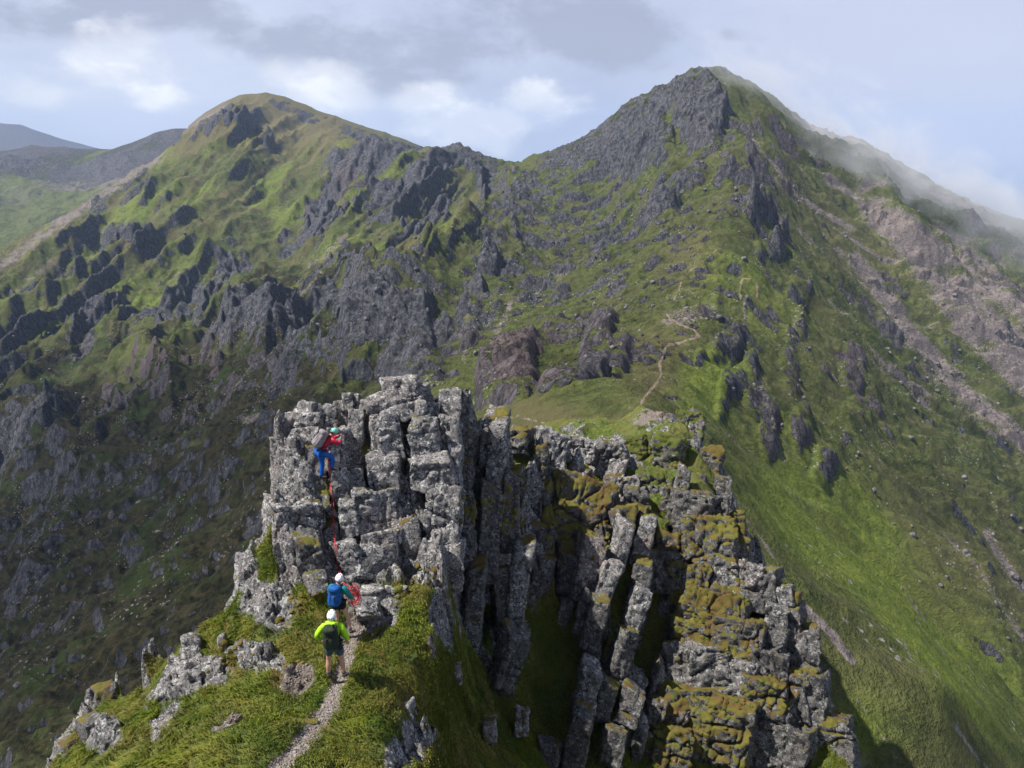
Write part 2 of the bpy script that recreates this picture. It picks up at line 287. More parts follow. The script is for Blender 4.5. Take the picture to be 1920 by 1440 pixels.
scree_l = [([(1600,490),(1640,530),(1720,640),(1800,730),(1900,810),(1960,860)],(20,),1.0),([(1570,470),(1650,545),(1740,650)],(8,),.8),([(1500,430),(1580,500),(1660,600),(1760,720),(1880,830)],(10,),.55),
  ([(1650,400),(1690,440),(1760,520),(1840,600),(1930,690)],(38,),1.0),([(1700,420),(1800,500),(1940,600)],(26,),.8),([(1760,560),(1850,660),(1940,740)],(20,),.8),([(1560,340),(1640,400),(1720,470)],(14,),.7),([(1440,330),(1530,390),(1600,430)],(9,),.65),([(1620,350),(1720,430),(1830,500),(1920,560)],(22,),.55),([(1400,250),(1470,330),(1550,400)],(7,),.6),([(1760,430),(1860,510),(1940,570)],(18,),.6),
  ([(0,500),(80,440),(200,360),(300,290)],(14,),.75),([(0,560),(120,480),(260,400)],(10,),.5),([(340,240),(420,205)],(20,),.6),([(380,640),(450,600),(520,560)],(7,),.55),([(580,500),(620,470),(650,440)],(7,),.6),([(560,640),(545,580),(600,510)],(5,),.5),([(900,680),(945,600),(960,560)],(7,),.7),([(870,680),(875,600),(880,560)],(5,),.5),([(990,560),(1060,510),(1120,470)],(6,),.5),
  ([(1395,560),(1400,640)],(4,),.7),([(1410,680),(1440,760),(1470,860)],(6,),.85),([(1490,600),(1480,680)],(7,),.6),([(1850,1000),(1900,1080),(1950,1150)],(12,),.7),([(1770,1000),(1830,1060),(1880,1140),(1920,1200)],(7,),.6),([(1510,1140),(1560,1190),(1600,1240)],(8,),1.0),([(1370,940),(1420,1000),(1460,1060)],(4,),.7),([(1690,1100),(1730,1160),(1790,1260),(1850,1330)],(5,),.6),([(1600,1300),(1680,1420)],(6,),.5),([(1790,1360),(1850,1440)],(7,),.6),
  ([(420,740),(520,650)],(5,),.5),([(200,620),(300,540),(380,480)],(5,),.4),([(490,775),(460,790)],(9,),.8),([(580,520),(480,600),(400,640)],(4,),.3),([(1230,790),(1300,780)],(16,),.9),([(1260,600),(1330,580)],(22,),.6),([(1420,300),(1400,340)],(5,),.6),([(1180,700),(1080,760)],(12,),.3)]
path_l = [([(1195,775),(1175,800),(1150,815),(1135,830)],(4,),.9),([(1195,775),(1205,750),(1230,720),(1240,700),(1235,680),(1245,665),(1250,648),(1285,640),(1310,630),(1300,618),(1270,606),(1250,590)],(3.2,),1.0),([(1264,560),(1275,535),(1280,520),(1300,505),(1330,480),(1350,465)],(2.6,),.8),([(1405,410),(1400,380),(1408,350),(1398,320)],(2.0,),.8),
  ([(1388,560),(1387,535),(1395,522),(1412,522),(1420,538),(1418,555)],(3.2,),.9),([(0,850),(20,835)],(2,),.7),([(20,1160),(50,1140),(75,1125)],(1.6,),.8),([(940,782),(990,786),(1040,797),(1085,800)],(2.2,),.8),([(0,1225),(30,1205)],(1.6,),.7)]
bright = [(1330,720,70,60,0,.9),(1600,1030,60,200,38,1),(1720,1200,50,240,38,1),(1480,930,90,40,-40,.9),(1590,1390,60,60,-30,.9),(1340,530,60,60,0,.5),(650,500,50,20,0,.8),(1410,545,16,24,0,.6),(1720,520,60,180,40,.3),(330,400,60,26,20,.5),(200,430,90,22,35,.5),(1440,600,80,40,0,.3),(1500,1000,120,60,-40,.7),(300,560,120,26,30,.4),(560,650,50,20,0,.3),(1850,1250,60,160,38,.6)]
tan_g = [(480,225,220,70,0,1.2),(420,230,80,40,0,.8),(1230,700,50,90,-20,.6),(1050,810,140,24,-5,.7),(1290,500,50,60,0,.5),(1820,1100,90,120,30,.35),(60,470,120,26,35,.6),(420,200,60,30,20,.4),(1600,480,160,40,-40,.35),(300,480,160,40,30,.25),(600,250,140,20,-20,.3)]
heath_b = [(300,1150,420,300,20,1),(60,1000,300,260,10,1),(500,900,200,160,0,1),(350,800,260,110,20,.8),(700,640,160,120,0,.5),(500,720,240,70,20,.75),(60,760,180,60,25,.7),(400,660,200,60,30,.5),(1320,900,60,60,0,.0),(1050,520,160,90,20,.3),(1700,900,120,160,0,.2),(1680,1380,140,60,0,.2),(480,600,200,60,30,.35)]
pink_b = [(1700,420,300,160,-30,.8),(320,720,160,40,0,1),(970,710,100,60,0,.9),(660,350,30,30,0,.7),(1600,760,120,120,0,.6),(1300,600,90,60,0,.5),(1150,640,90,60,0,.5),(1480,800,60,100,0,.5),(250,760,110,50,0,.6),(1640,560,120,120,0,.3),(560,330,30,80,0,.3)]

wx = 22*fbm2(X/140, Y/140, 3, 50); wy = 22*fbm2(X/140, Y/140, 3, 60)
xs, ys = X+wx, Y+wy+.12*X
skl = sorted(sky_a[1:]+sky_b[1:]+peak[:-1], key=lambda p: p[0]); sxx = np.arange(-400, 2400, 5.)
sky_y = np.min([np.interp(sxx, [p[0] for p in L], [p[1] for p in L], left=9999, right=9999) for L in (sorted(sky_a), sorted(sky_b), sorted(peak))], axis=0)
dsk = np.clip(PY0-np.interp(PX0, sxx, sky_y), 0, 999); silh = np.where(D > 620, .12+.88*sstep(0, 75, dsk), 1)
lowr = sstep(640, 760, PX0)*sstep(1e3, 300, D)
wp = 26*fbm2(X/45, Y/45, 4, 90); wq = 26*fbm2(X/45, Y/45, 4, 95)
cb0 = blob(PX0+wp*.7, PY0+wq*.7, crags)
onA = sstep(390, 450, D)*sstep(990, 860, PX0+(PY0-400)*.45*(PY0 > 400))
uu = (PX0*.79-PY0*.61); vv_ = (PX0*.61+PY0*.79)+10*fbm2(PX0/60, PY0/60, 3, 140)
far_f = np.clip(D/450, .22, 1.7)
rg = ridged(xs/300, ys/85, 4, 1, .5); rg2 = ridged(xs/100, ys/30, 5, 9, .55); rg3 = ridged(xs/30, ys/13, 4, 15, .55)
rightside = sstep(1400, 1560, PX0)*(PY0 < 1250)
crag = np.clip(sstep(.42, .66, cb0*(.75+.9*fbm2(X/28, Y/16, 5, 44, .62)+.45*(rg2-.3))+.25*(fbm2(X/9, Y/6, 3, 45))), 0, 1)
cragA = np.clip(sstep(.40, .60, cb0*(.85+1.1*fbm2(vv_/26, uu/80, 5, 46, .6))+.55*fbm2(vv_/16, uu/110, 5, 47, .6)), 0, 1); onL = sstep(110, 170, D)*(1-sstep(390, 450, D))*sstep(860, 640, PX0)*sstep(560, 700, PY0); lfx = np.maximum(onA, onL); crag = crag*(1-lfx)+cragA*lfx*(1-.5*onL)
edge = sstep(5, 90, np.abs(PX0-1300+(PY0-600)*.1))
side = .5+.5*edge
mid_f = np.clip(D/300, .35, 1.9)

ribA = ridged(vv_/80, uu/420, 3, 141, .38)
ribB = ridged(vv_/28, uu/190, 2, 146, .35)
H = onA*((ribA-.35)*40+(ribB-.35)*6)+onL*((ribA-.35)*9+(ribB-.35)*4)*np.clip(D/300, .4, 1.3)+(1-.75*onA)*(1-.6*onL)*(rg-.35)*19.0*far_f*side+(1-.8*onA)*(rg2-.35)*12.0*far_f*side+(1-.6*onA)*(rg3-.35)*4.6*np.clip(mid_f, .3, 1.3)
H += (ridged(X/14, Y/11, 4, 21, .6)-.3)*(.55+.7*crag)*np.clip(mid_f, .35, 1.1)
# jointed rock: tilted columns and ledges
dirx = X*.93+Y*.36; diry = -X*.36+Y*.93
cv, cb = cell2(dirx/34+.9*fbm2(X/19, Y/19, 3, 3), diry/9+.9*fbm2(X/19, Y/19, 3, 5), 4); cv2, cb2 = cell2(dirx/8+.8*fbm2(X/7, Y/7, 2, 13), diry/3.4+.8*fbm2(X/7, Y/7, 2, 15), 8)
cfar = np.clip(D/380, .22, 1.15)*sstep(60, 150, D)
def soft(a, k=2):
    for _ in range(k): a = (a+np.roll(a,1,0)+np.roll(a,-1,0)+np.roll(a,1,1)+np.roll(a,-1,1))/5
    return a
cfar = cfar*(1-.5*sstep(1260, 1340, PX0)*(D < 420))
bulge = soft(sstep(.35, .75, cb0), 6)
cvA, cbA = cell2(uu/60+.8*fbm2(PX0/30, PY0/30, 3, 201), vv_/19+.8*fbm2(PX0/30, PY0/30, 3, 203), 205); cwA, _cw = cell2(uu/20+.6*fbm2(PX0/12, PY0/12, 2, 206), vv_/8+.6*fbm2(PX0/12, PY0/12, 2, 207), 209)
H += onA*soft(crag, 1)*soft((cvA-.3)*14+(cwA-.5)*5+4*fbm2(vv_/9, uu/24, 3, 211)-2*sstep(.14, 0, cbA), 2)*np.clip(D/800, .5, 1.3)+bulge*(8-6*onA)*cfar+(1-.85*onA)*soft(crag, 2)*(soft((cv-.4)*6.0-1.2*sstep(.12, 0, cb), 3)+soft((cv2-.5)*2.2, 2)+5*(ridged(X/60, Y/26, 5, 27, .5)-.3))*cfar
scatter_rock = sstep(.08, .26, fbm2(xs/40, ys/16, 5, 31, .6)-.05*(PX0 < 900)-.10*rightside)*np.where(PX0 > 620, 1, .8)
H += (1-.6*onA)*scatter_rock*(soft((cv2-.3)*2.6, 1)+(ridged(X/12, Y/8, 3, 37)-.3)*1.5)*cfar
H += fbm2(X/2.2, Y/2.2, 2, 77)*.30*np.clip(far_f, .3, 1.5)
fade_near = sstep(40, 62, RR)*1.0
Hc = (ridged(X/25, Y/25, 4, 160)-.35)*7*(1-silh)*(D < 1300)
Zf = Z+(H*silh+Hc)*fade_near
# slope for the cover of the ground
dzr = np.gradient(Zf, axis=0)/np.gradient(RR*np.ones_like(Zf), axis=0); dza = np.gradient(Zf, axis=1)/(RR*(A1-A0)/(NC-1))
slope = np.sqrt(dzr**2+dza**2)
def soft(a, k=2):
    for _ in range(k): a = (a+np.roll(a,1,0)+np.roll(a,-1,0)+np.roll(a,1,1)+np.roll(a,-1,1))/5
    return a
bs = np.sqrt((np.gradient(Z, axis=0)/np.gradient(RR*np.ones_like(Zf), axis=0))**2+(np.gradient(Z, axis=1)/(RR*(A1-A0)/(NC-1)))**2)
sl = soft(slope, 2); ex = sl-np.minimum(bs, 1.1)
PXs, PYs = proj(X, Y, Zf)
nb = fbm2(xs/30, ys/12, 4, 41)
strk = fbm2(vv_/9, uu/90, 5, 170, .6); strk2 = fbm2(vv_/22, uu/150, 4, 175, .6); lf = np.maximum(onA, onL)
R_ = np.clip(lf*.5*sstep(.15, .4, strk)*sstep(.05, .35, strk2+.1)+crag*(.42+.70*sstep(-.1, .5, ex))+scatter_rock*sstep(.25, .75, ex)*.85*(1-.35*onA)+sstep(.75, 1.5, ex)*.8*(1-.6*rightside)+.10*nb, 0, 1)
wob = 3*fbm2(X/7, Y/7, 3, 70)
G_ = np.clip(line(PXs+wob*2, PYs+wob*2, scree_l)*(.9+.9*fbm2(xs/40, ys/5, 4, 55))+sstep(.28, .5, fbm2(xs/110, ys/8, 4, 58))*sstep(1380, 1560, PX0)*sstep(1000, 700, PY0)*.95+sstep(-.25, .3, fbm2(xs/80, ys/10, 4, 59))*sstep(1400, 1560, PX0)*sstep(150, 20, dsk)*.9, 0, 1)
B_ = np.clip(blob(PX0, PY0, heath_b)*1.25+.35*nb+lf*(.8*strk2+.5*strk), 0, 1)
A_ = line(PXs+wob, PYs+wob, path_l)*(.72+.75*fbm2(PX0/13, PY0/13, 4, 180))
R_ *= (1-.9*A_)
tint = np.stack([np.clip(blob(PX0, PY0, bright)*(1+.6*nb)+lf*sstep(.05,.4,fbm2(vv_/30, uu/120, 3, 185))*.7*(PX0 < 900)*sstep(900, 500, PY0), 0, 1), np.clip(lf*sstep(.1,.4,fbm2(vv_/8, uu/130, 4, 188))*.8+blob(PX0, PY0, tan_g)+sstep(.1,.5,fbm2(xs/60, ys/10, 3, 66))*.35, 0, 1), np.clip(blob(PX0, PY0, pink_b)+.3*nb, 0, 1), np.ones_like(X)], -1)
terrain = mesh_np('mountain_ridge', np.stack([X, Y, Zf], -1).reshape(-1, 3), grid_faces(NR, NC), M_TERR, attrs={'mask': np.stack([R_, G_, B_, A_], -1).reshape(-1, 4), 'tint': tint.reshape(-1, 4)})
tag(terrain, 'craggy green mountain ridge with two summits, scree and gullies behind the rock tower', 'mountain', kind='structure')
def far_sample(x, y):
    r = np.hypot(x, y); a = np.arctan2(x, y); ii = np.clip(np.interp(np.log(r), lr_rows, np.arange(NR)), 0, NR-1.001); jj = np.clip((a-A0)/(A1-A0)*(NC-1), 0, NC-1.001)
    return Zf[ii.astype(int), jj.astype(int)]
# stones and small boulders strewn over the slopes
rs = np.random.default_rng(99); inv = (PXs > -40) & (PXs < 1960) & (PYs > 150) & (PYs < 1480) & (RR > 60) & (RR < 900)
ws = np.where(inv, (.12+sstep(.0, .35, fbm2(xs/35, ys/18, 4, 700))+1.2*G_+.5*scatter_rock)*(1-.7*onL)*sstep(130, 260, D)*(1-.9*np.clip(blob(PX0, PY0, bright), 0, 1)), 0).ravel(); ws /= ws.sum()
NS = 7000; ixs = rs.choice(len(ws), NS, p=ws); st_x = X.ravel()[ixs]; st_y = Y.ravel()[ixs]; st_z = Zf.ravel()[ixs]; st_d = D.ravel()[ixs]
bm = bmesh.new(); bmesh.ops.create_icosphere(bm, subdivisions=1, radius=1); bv = np.array([v.co[:] for v in bm.verts]); bf = np.array([[v.index for v in f.verts] for f in bm.faces]); bm.free()
sz = (.06+.75*rs.random(NS)**6)*np.clip(st_d/200, .4, 1.7)
SV = bv[None]*(1+rs.uniform(-.35, .35, (NS, len(bv), 1)))*rs.uniform(.6, 1.3, (NS, 1, 3))*sz[:, None, None]+np.stack([st_x, st_y, st_z+sz*.15], -1)[:, None]
SF = (bf[None]+np.arange(NS)[:, None, None]*len(bv)).reshape(-1, 3)
M_STONE = plain('weathered_stone', (.15, .14, .14), .95, .35, .8)
tag(mesh_np('stones', SV.reshape(-1, 3), SF, M_STONE, smooth=False), 'grey stones and small boulders strewn over the grassy slopes', 'stones', kind='stuff')
# ridge behind the left shoulder, and the blue hill on the horizon
def hill_patch(name, pts, r0, r1, a0, a1, nc, nr, amp, lam, label, rockt, seed, mat):
    rb = Rbf([at(*p) for p in pts]+[np.array([at(*p)[0]*1.3, at(*p)[1]*1.3, at(*p)[2]-.14*p[2]]) for p in pts if p[1] < 298], k=2)
    az = np.linspace(math.radians(a0), math.radians(a1), nc)[None]; r = np.exp(np.linspace(math.log(r0), math.log(r1), nr))[:, None]
    t = rb(az+0*r, np.log(r)+0*az); x = r*np.sin(az); y = r*np.cos(az); z = t*r
    h = (ridged(x/lam, y/lam, 7, seed, .5)-.4)*amp*(.15+.85*sstep(0, 40, proj(x,y,z)[1]-275)); z2 = z+h
    sl = np.sqrt((np.gradient(z2, axis=0)/np.gradient(r+0*az, axis=0))**2+(np.gradient(z2, axis=1)/(r*(az[0,1]-az[0,0])))**2)
    nbb = fbm2(x/(lam*.5), y/(lam*.5), 4, seed+3); px, py = proj(x, y, z)
    R = np.clip(sstep(.7, 1.3, sl)*.8+rockt*sstep(400, 300, py)+.5*nbb, 0, 1); G = np.clip(.45*sstep(280, 350, py)*sstep(430, 350, py)+.5*nbb, 0, 1); o = np.ones_like(x)
    ob = mesh_np(name, np.stack([x, y, z2], -1).reshape(-1, 3), grid_faces(nr, nc), mat, attrs={'mask': np.stack([R, G, o*.2+.2*nbb, o*0], -1).reshape(-1, 4), 'tint': np.stack([o*.3, o*.2, o*.3, o], -1).reshape(-1, 4)})
    tag(ob, label, 'mountain', kind='structure'); return ob
hill_patch('hill', [(0,282,2500),(60,270,2500),(120,272,2500),(190,278,2500),(240,285,2450),(-150,290,2500),(-350,300,2500),(230,276,2300),(290,250,2250),(330,243,2250),(400,235,2300),(500,240,2400),(600,260,2400),(0,360,2200),(150,370,2150),(300,320,2100),(0,430,1900),(150,420,1850),(-200,440,1900),(0,520,1600),(-200,560,1500),(150,520,1500),(400,400,2000),(600,400,2000)], 1350, 3600, -46, -8, 480, 600, 48, 330, 'grey craggy ridge behind the left mountain shoulder', .62, 200, M_FARH)
hill_patch('hill', [(0,230,5600),(40,234,5600),(90,252,5600),(150,270,5600),(200,282,5600),(300,300,5600),(-100,240,5600),(-300,260,5600),(0,300,4900),(200,310,4900),(-300,320,4900)], 4600, 7000, -46, -20, 160, 120, 60, 900, 'distant blue hill on the far left horizon', 1.2, 300, M_FARH)
# ---------------------------------------------------------------- the near crest: ground
M_ROCK = make_rock('lichened_rock', 1.0, 1.0, 0, .10)
M_ROCKP = make_rock('pink_rock', 1.0, .80, 1.0, .26)
M_ROCKM = make_rock('mossy_rock', 1.0, .50, .4, .66)
M_ROCKD = make_rock('dark_shade_rock', 1.0, .50, .3, .28)  # rock tone darkened, mostly to stand in for shade on the right face
M_ROCKG = make_rock('green_mossy_rock', .9, .8, .2, .80, green=.6)
def make_ground():
    m, t, b = new_mat('crest_ground'); g = t.n('ShaderNodeNewGeometry'); pos = g.outputs['Position']
    a = t.n('ShaderNodeAttribute', attribute_name='mask'); R, G, B = t.n('ShaderNodeSeparateColor', i={0: a.outputs['Color']}).outputs; A = a.outputs['Alpha']
    rc, rh = rock_core(t, pos); mc, mh = moss_core(t, pos)
    n1 = t.noise(pos, .8, 4, .6); n2_ = t.noise(pos, 5, 5, .7); n3_ = t.noise(pos, 26, 3, .7)
    gr = t.mix(t.step(n2_, .36, .64), (.040, .066, .012), (.125, .155, .028)); gr = t.mix(t.step(n1, .45, .62), gr, (.125, .125, .032)); gr = t.mix(t.step(n3_, .6, .7), gr, (.22, .21, .09))
    col = t.mix(t.step(t.m('ADD', B, t.m('MULTIPLY', t.m('SUBTRACT', n2_, .5), .9)), .40, .58), gr, mc)
    col = t.mix(t.step(t.m('ADD', R, t.m('MULTIPLY', t.m('SUBTRACT', n2_, .5), .9)), .42, .55), col, rc)
    v = t.vor(pos, 14, out=1); vd = t.vor(pos, 14, out=0); pe = t.mix(t.n('ShaderNodeSeparateColor', i={0: v}).outputs[0], (.10, .085, .075), (.36, .32, .30))
    pe = t.mix(t.step(n3_, .45, .6), (.17, .135, .11), pe)
    col = t.mix(t.step(t.m('ADD', G, t.m('MULTIPLY', t.m('SUBTRACT', n2_, .5), .7)), .4, .55), col, pe)
    t.set(b.inputs['Base Color'], col)
    h = t.m('ADD', t.m('MULTIPLY', n2_, 1.2), t.m('ADD', t.m('MULTIPLY', n3_, .5), t.m('MULTIPLY', vd, t.m('MULTIPLY', G, -.5))))
    t.set(b.inputs['Normal'], t.n('ShaderNodeBump', i={'Strength': 1.0, 'Distance': .10, 'Height': h}).outputs[0]); return m
M_GROUND = make_ground()
edgeL = [(95,1450,22.5),(130,1400,22.7),(170,1355,23.2),(225,1290,26),(290,1232,29),(345,1205,23.5),(400,1165,22),(450,1120,21.6),(475,1070,21.3),(505,1000,21.4),(512,930,21.6),(518,850,22.0),(560,785,22.9)]
path_c = [(480,1480,14.4),(520,1440,14.8),(560,1400,15.3),(610,1330,16.4),(635,1285,17.2),(650,1235,18.1),(658,1195,18.9),(665,1165,19.4)]
ground_p = path_c+[(690,1130,19.9),(700,1270,17.4),(770,1200,18.6),(800,1140,19.4),(830,1070,20.2),(640,1440,15.2),(740,1440,15.8),(700,1350,16.4),(815,1200,19.0),(785,1290,18.0),(765,1350,17.4),(790,1440,16.9),(850,1300,20.9),(850,1440,19.4),(900,1440,20.9),(900,1300,22.8),(870,1220,22.6),(980,1440,23.3),(900,1000,25),(900,1120,25.2),(860,1200,22.6),
  (560,1300,17.2),(480,1300,17.6),(400,1350,17.1),(300,1400,17.2),(210,1425,18.2),(400,1440,15.0),(250,1450,16.4),(500,1200,19.1),(560,1150,19.7),(450,1180,20.3),(380,1200,21.2),(370,1250,20.6),(340,1300,19.6),(270,1260,27),(230,1320,25.5),(330,1250,27.5),(210,1350,21.8),(160,1385,21.8),
  (620,1112,20.1),(700,1115,20.3),(770,1110,20.4),(850,1110,22.2),(600,1000,20.9),(700,950,21.6),(850,950,23),(600,880,21.6),(700,850,22.2),(850,850,23.2),(640,790,22.9),(750,760,23.0),(850,775,23.0),(540,820,22.6),(600,790,23.2),(700,775,23.6),(800,765,23.6),(880,790,23.8),
  (910,800,24.2),(945,812,24.7),(1000,830,27),(1050,840,29),(1075,880,28.4),(1150,845,36),(1200,840,38),(1290,815,42),(1350,890,36),(1360,965,32),(1300,945,30),(1385,1010,30),(1450,1100,29),(1505,1200,28.6),(1545,1330,28.6),(1595,1440,28.6),
  (1080,860,46),(1000,830,44),(950,900,25.4),(950,1050,25.6),(950,1200,25.6),(950,1400,23.2),(960,1320,24.6),(1050,950,28.4),(1050,1100,27.6),(1050,1300,26.4),(1050,1440,25.8),(1150,950,30),(1150,1100,28.9),(1150,1300,27.2),(1200,1440,26.8),(1300,1050,29.8),(1300,1200,29),(1300,1350,28.4),(1400,1120,29.8),(1400,1250,29.2),(1400,1440,28.8),(1480,1250,29.4),(1500,1440,29.2),(1200,890,33),(1250,950,31),(1120,900,33),
  (1200,800,60),(1250,790,60),(1100,812,56),(1000,800,56),(1300,830,50),(1200,820,48)]
GP = [at(*p) for p in ground_p+edgeL]
for p in edgeL:
    q = at(*p); GP += [q+(-2.2, 1.2, -5), q+(-5, 3, -14), q+(-12, 8, -26)] if p[1] > 1130 else [q+(-.5, .6, -3), q+(-1.6, 1.8, -9), q+(-6, 6, -24)]
for p in [(545,800,22.6),(640,780,23),(750,750,23.3),(860,770,23.4)]:
    q = at(*p); GP += [q+(0, 2.2, -5), q+(0, 5, -12)]
for p in [(1360,890,36),(1372,965,32),(1395,1010,30),(1460,1100,29),(1515,1200,28.6),(1555,1330,28.6),(1605,1440,28.6),(1310,815,42)]:
    q = at(*p); GP += [q+(2.5, .5, -7), q+(6, 1, -18), q+(14, 2, -34)]
for (x, y, z) in [(-30,45,-62),(-30,20,-52),(30,20,-45),(-8,6,-12),(-5,8,-10.5),(0,8,-11.5),(4,9,-14),(8,10,-20),(-3,58,-42),(-25,58,-62),(48,50,-72),(30,55,-58),(18,16,-36),(10,60,-37),(60,30,-80)]: GP.append(np.array([x, y, z], float))
GP.append(at(-200,1500,30)-(0,0,12)); GP.append(at(-400,1200,45)-(0,0,20))
rbf_near = Rbf(GP, smooth=2e-4)
NA0, NA1, NCn, NRn = math.radians(-46), math.radians(40), 1150, 1000
lrn = np.linspace(math.log(7.0), math.log(64), NRn)
azc = np.linspace(NA0, NA1, 260); lrc = np.linspace(lrn[0], lrn[-1], 300)
Tn = upsample(rbf_near(*np.meshgrid(azc, lrc)), NRn, NCn)
AZn = np.linspace(NA0, NA1, NCn)[None]; RRn = np.exp(lrn)[:, None]
NX = RRn*np.sin(AZn); NY = RRn*np.cos(AZn); NZ = Tn*RRn
npx, npy = proj(NX, NY, NZ); ND = np.sqrt(NX**2+NY**2+NZ**2)
def band(pts, w):      # mask around a surveyed line, in plan
    q = np.array([at(*p) for p in pts]); m = np.full(NX.shape, 99.)
    for a, b in zip(q[:-1], q[1:]):
        d = b[:2]-a[:2]; t = np.clip(((NX-a[0])*d[0]+(NY-a[1])*d[1])/(d@d), 0, 1)
        m = np.minimum(m, np.hypot(NX-a[0]-t*d[0], NY-a[1]-t*d[1]))
    return m-w
pd = band(path_c, .16)+.06*fbm2(NX*3, NY*3, 3, 400)
PATH = sstep(.10, -.06, pd)
bs_n = np.sqrt((np.gradient(NZ, axis=0)/np.gradient(RRn+0*NZ, axis=0))**2+(np.gradient(NZ, axis=1)/(RRn*(AZn[0,1]-AZn[0,0])))**2)
steep = soft(sstep(.9, 1.9, bs_n), 6)
rock_b = [(350,1280,30,80,-65,1),(480,1230,26,70,70,1),(500,1130,50,60,60,.9),(460,1090,40,50,40,.8),(190,1385,40,36,0,1),(550,1270,50,26,25,.7),(420,1360,36,12,30,.5),(640,1120,60,22,0,.8),(700,1150,60,40,0,.7),(750,1180,40,20,20,.4),(770,1400,40,60,-50,.9),(310,1360,60,20,50,.6),(880,1330,20,30,0,.3),(1150,860,60,30,0,.6),(1080,850,40,30,0,.7),(1230,790,60,20,0,.5)]
twr = (npx > 520) & (npx < 885) & (npy > 740) & (npy < 1105)
veg = blob(npx, npy, [(830,1340,90,130,-10,1),(900,1390,170,90,0,1),(1000,1180,60,140,80,1),(960,1400,180,60,0,1),(1190,1400,60,60,0,.8),(1130,1160,40,100,80,.8),(740,1230,60,120,0,1)])
rk0 = blob(npx+14*fbm2(NX, NY, 4, 410), npy+14*fbm2(NX, NY, 4, 415), rock_b)
NR_ = np.clip(.6*sstep(30, 36, ND)*sstep(.12, .32, fbm2(NX/5, NY/5, 3, 478))+np.maximum(np.maximum(rk0, steep*.75*(1-.95*veg)), twr*1.0)+.35*fbm2(NX*.9, NY*.9, 4, 420), 0, 1)*(1-PATH)
tum = (ridged(NX/2.6, NY/2.6, 4, 430, .55)-.4)*.28+fbm2(NX*1.4, NY*1.4, 4, 440)*.20
cvn, cbn = cell2(NX/.85+.5*fbm2(NX, NY, 2, 451), NY/.6+.5*fbm2(NX, NY, 2, 452), 450); cvm, cbm = cell2(NX/.3, NY/.22, 455)
rough = NR_*((cvn-.4)*1.0*(.6+steep)-.25*sstep(.12, 0, cbn)+(cvm-.5)*.3+fbm2(NX*3, NY*3, 3, 460)*.22)
NH = tum*(1-.85*PATH)*(.8+steep*1.4)+rough*np.where(ND > 33, .45, np.clip(ND/20, 1, 1.5))-.07*PATH+fbm2(NX*6, NY*6, 2, 470)*.03
NH = NH+sstep(30, 36, ND)*((ridged(NX/4.5, NY/4.5, 3, 475, .42)-.35)*1.0+sstep(.0, .3, fbm2(NX/5, NY/5, 3, 478))*(cvn-.3)*.35)
NZf = NZ+NH-sstep(50, 64, RRn)*7
moss_b = [(700,1200,90,60,0,.7),(780,1270,60,90,60,.9),(780,1080,60,40,0,.5),(560,1140,70,30,0,.8),(530,1240,60,60,0,.8),(420,1220,50,60,0,.7),(290,1250,90,30,0,.5),(1090,970,60,60,0,1),(1000,1100,60,120,80,.3),(1300,1150,110,90,0,1),(1250,1380,120,90,0,1),(1330,1020,60,40,0,.9),(950,1380,160,60,0,.6),(1100,1150,60,120,80,.5),(540,830,60,16,50,.9),(260,1330,90,30,30,.6),(1380,1400,60,80,0,.6)]
NB_ = np.clip(blob(npx, npy, moss_b)*.9+steep*.35+.5*fbm2(NX*.8, NY*.8, 4, 480), 0, 1)
NG_ = np.clip(PATH+.9*blob(npx, npy, [(560,1275,36,22,25,1),(430,1365,34,10,30,.9),(665,1180,26,20,0,.7),(1235,785,50,14,10,.9),(650,1130,40,20,0,.6)])+.25*fbm2(NX*2, NY*2, 3, 490), 0, 1)
ground = mesh_np('ground', np.stack([NX, NY, NZf], -1).reshape(-1, 3), grid_faces(NRn, NCn), M_GROUND, attrs={'mask': np.stack([NR_, NG_, NB_, PATH], -1).reshape(-1, 4)})
tag(ground, 'grassy mossy crest of the ridge in the foreground with bedrock showing', 'ground', kind='structure')
def gz(x, y):
    x = np.asarray(x, float); y = np.asarray(y, float); r = np.hypot(x, y); a = np.arctan2(x, y)
    i = np.clip((np.log(r)-lrn[0])/(lrn[-1]-lrn[0])*(NRn-1), 0, NRn-1.001); j = np.clip((a-NA0)/(NA1-NA0)*(NCn-1), 0, NCn-1.001)
    i0 = i.astype(int); j0 = j.astype(int); u = i-i0; v = j-j0
    return (NZf[i0,j0]*(1-v)+NZf[i0,j0+1]*v)*(1-u)+(NZf[i0+1,j0]*(1-v)+NZf[i0+1,j0+1]*v)*u
def hit(px, py, t0=9., t1=58.):
    d = ray(px, py); t = np.arange(t0, t1, .02); p = d*t[:, None]; k = np.nonzero(p[:,2] < gz(p[:,0], p[:,1]))[0]
    return p[k[0]] if len(k) else d*t1
# the trodden path, a strip of gravel lying in the worn groove
cl = np.array([at(*p) for p in path_c])[:, :2]; tt = np.linspace(0, len(cl)-1, 160)
cx_ = np.interp(tt, range(len(cl)), cl[:,0]); cy_ = np.interp(tt, range(len(cl)), cl[:,1])
for _ in range(12): cx_[1:-1] = (cx_[:-2]+cx_[1:-1]+cx_[2:])/3; cy_[1:-1] = (cy_[:-2]+cy_[1:-1]+cy_[2:])/3
tx, ty = np.gradient(cx_), np.gradient(cy_); ln = np.hypot(tx, ty); tx, ty = tx/ln, ty/ln
K = 15; wv = np.linspace(-1, 1, K)[None]*((.21-.09*tt[:,None]/len(cl))+.05*fbm2(tt[:,None]*3, 0*tt[:,None], 3, 495)); 
pX = cx_[:,None]+ty[:,None]*wv; pY = cy_[:,None]-tx[:,None]*wv; edge_d = (1-(np.linspace(-1, 1, K)[None])**6)
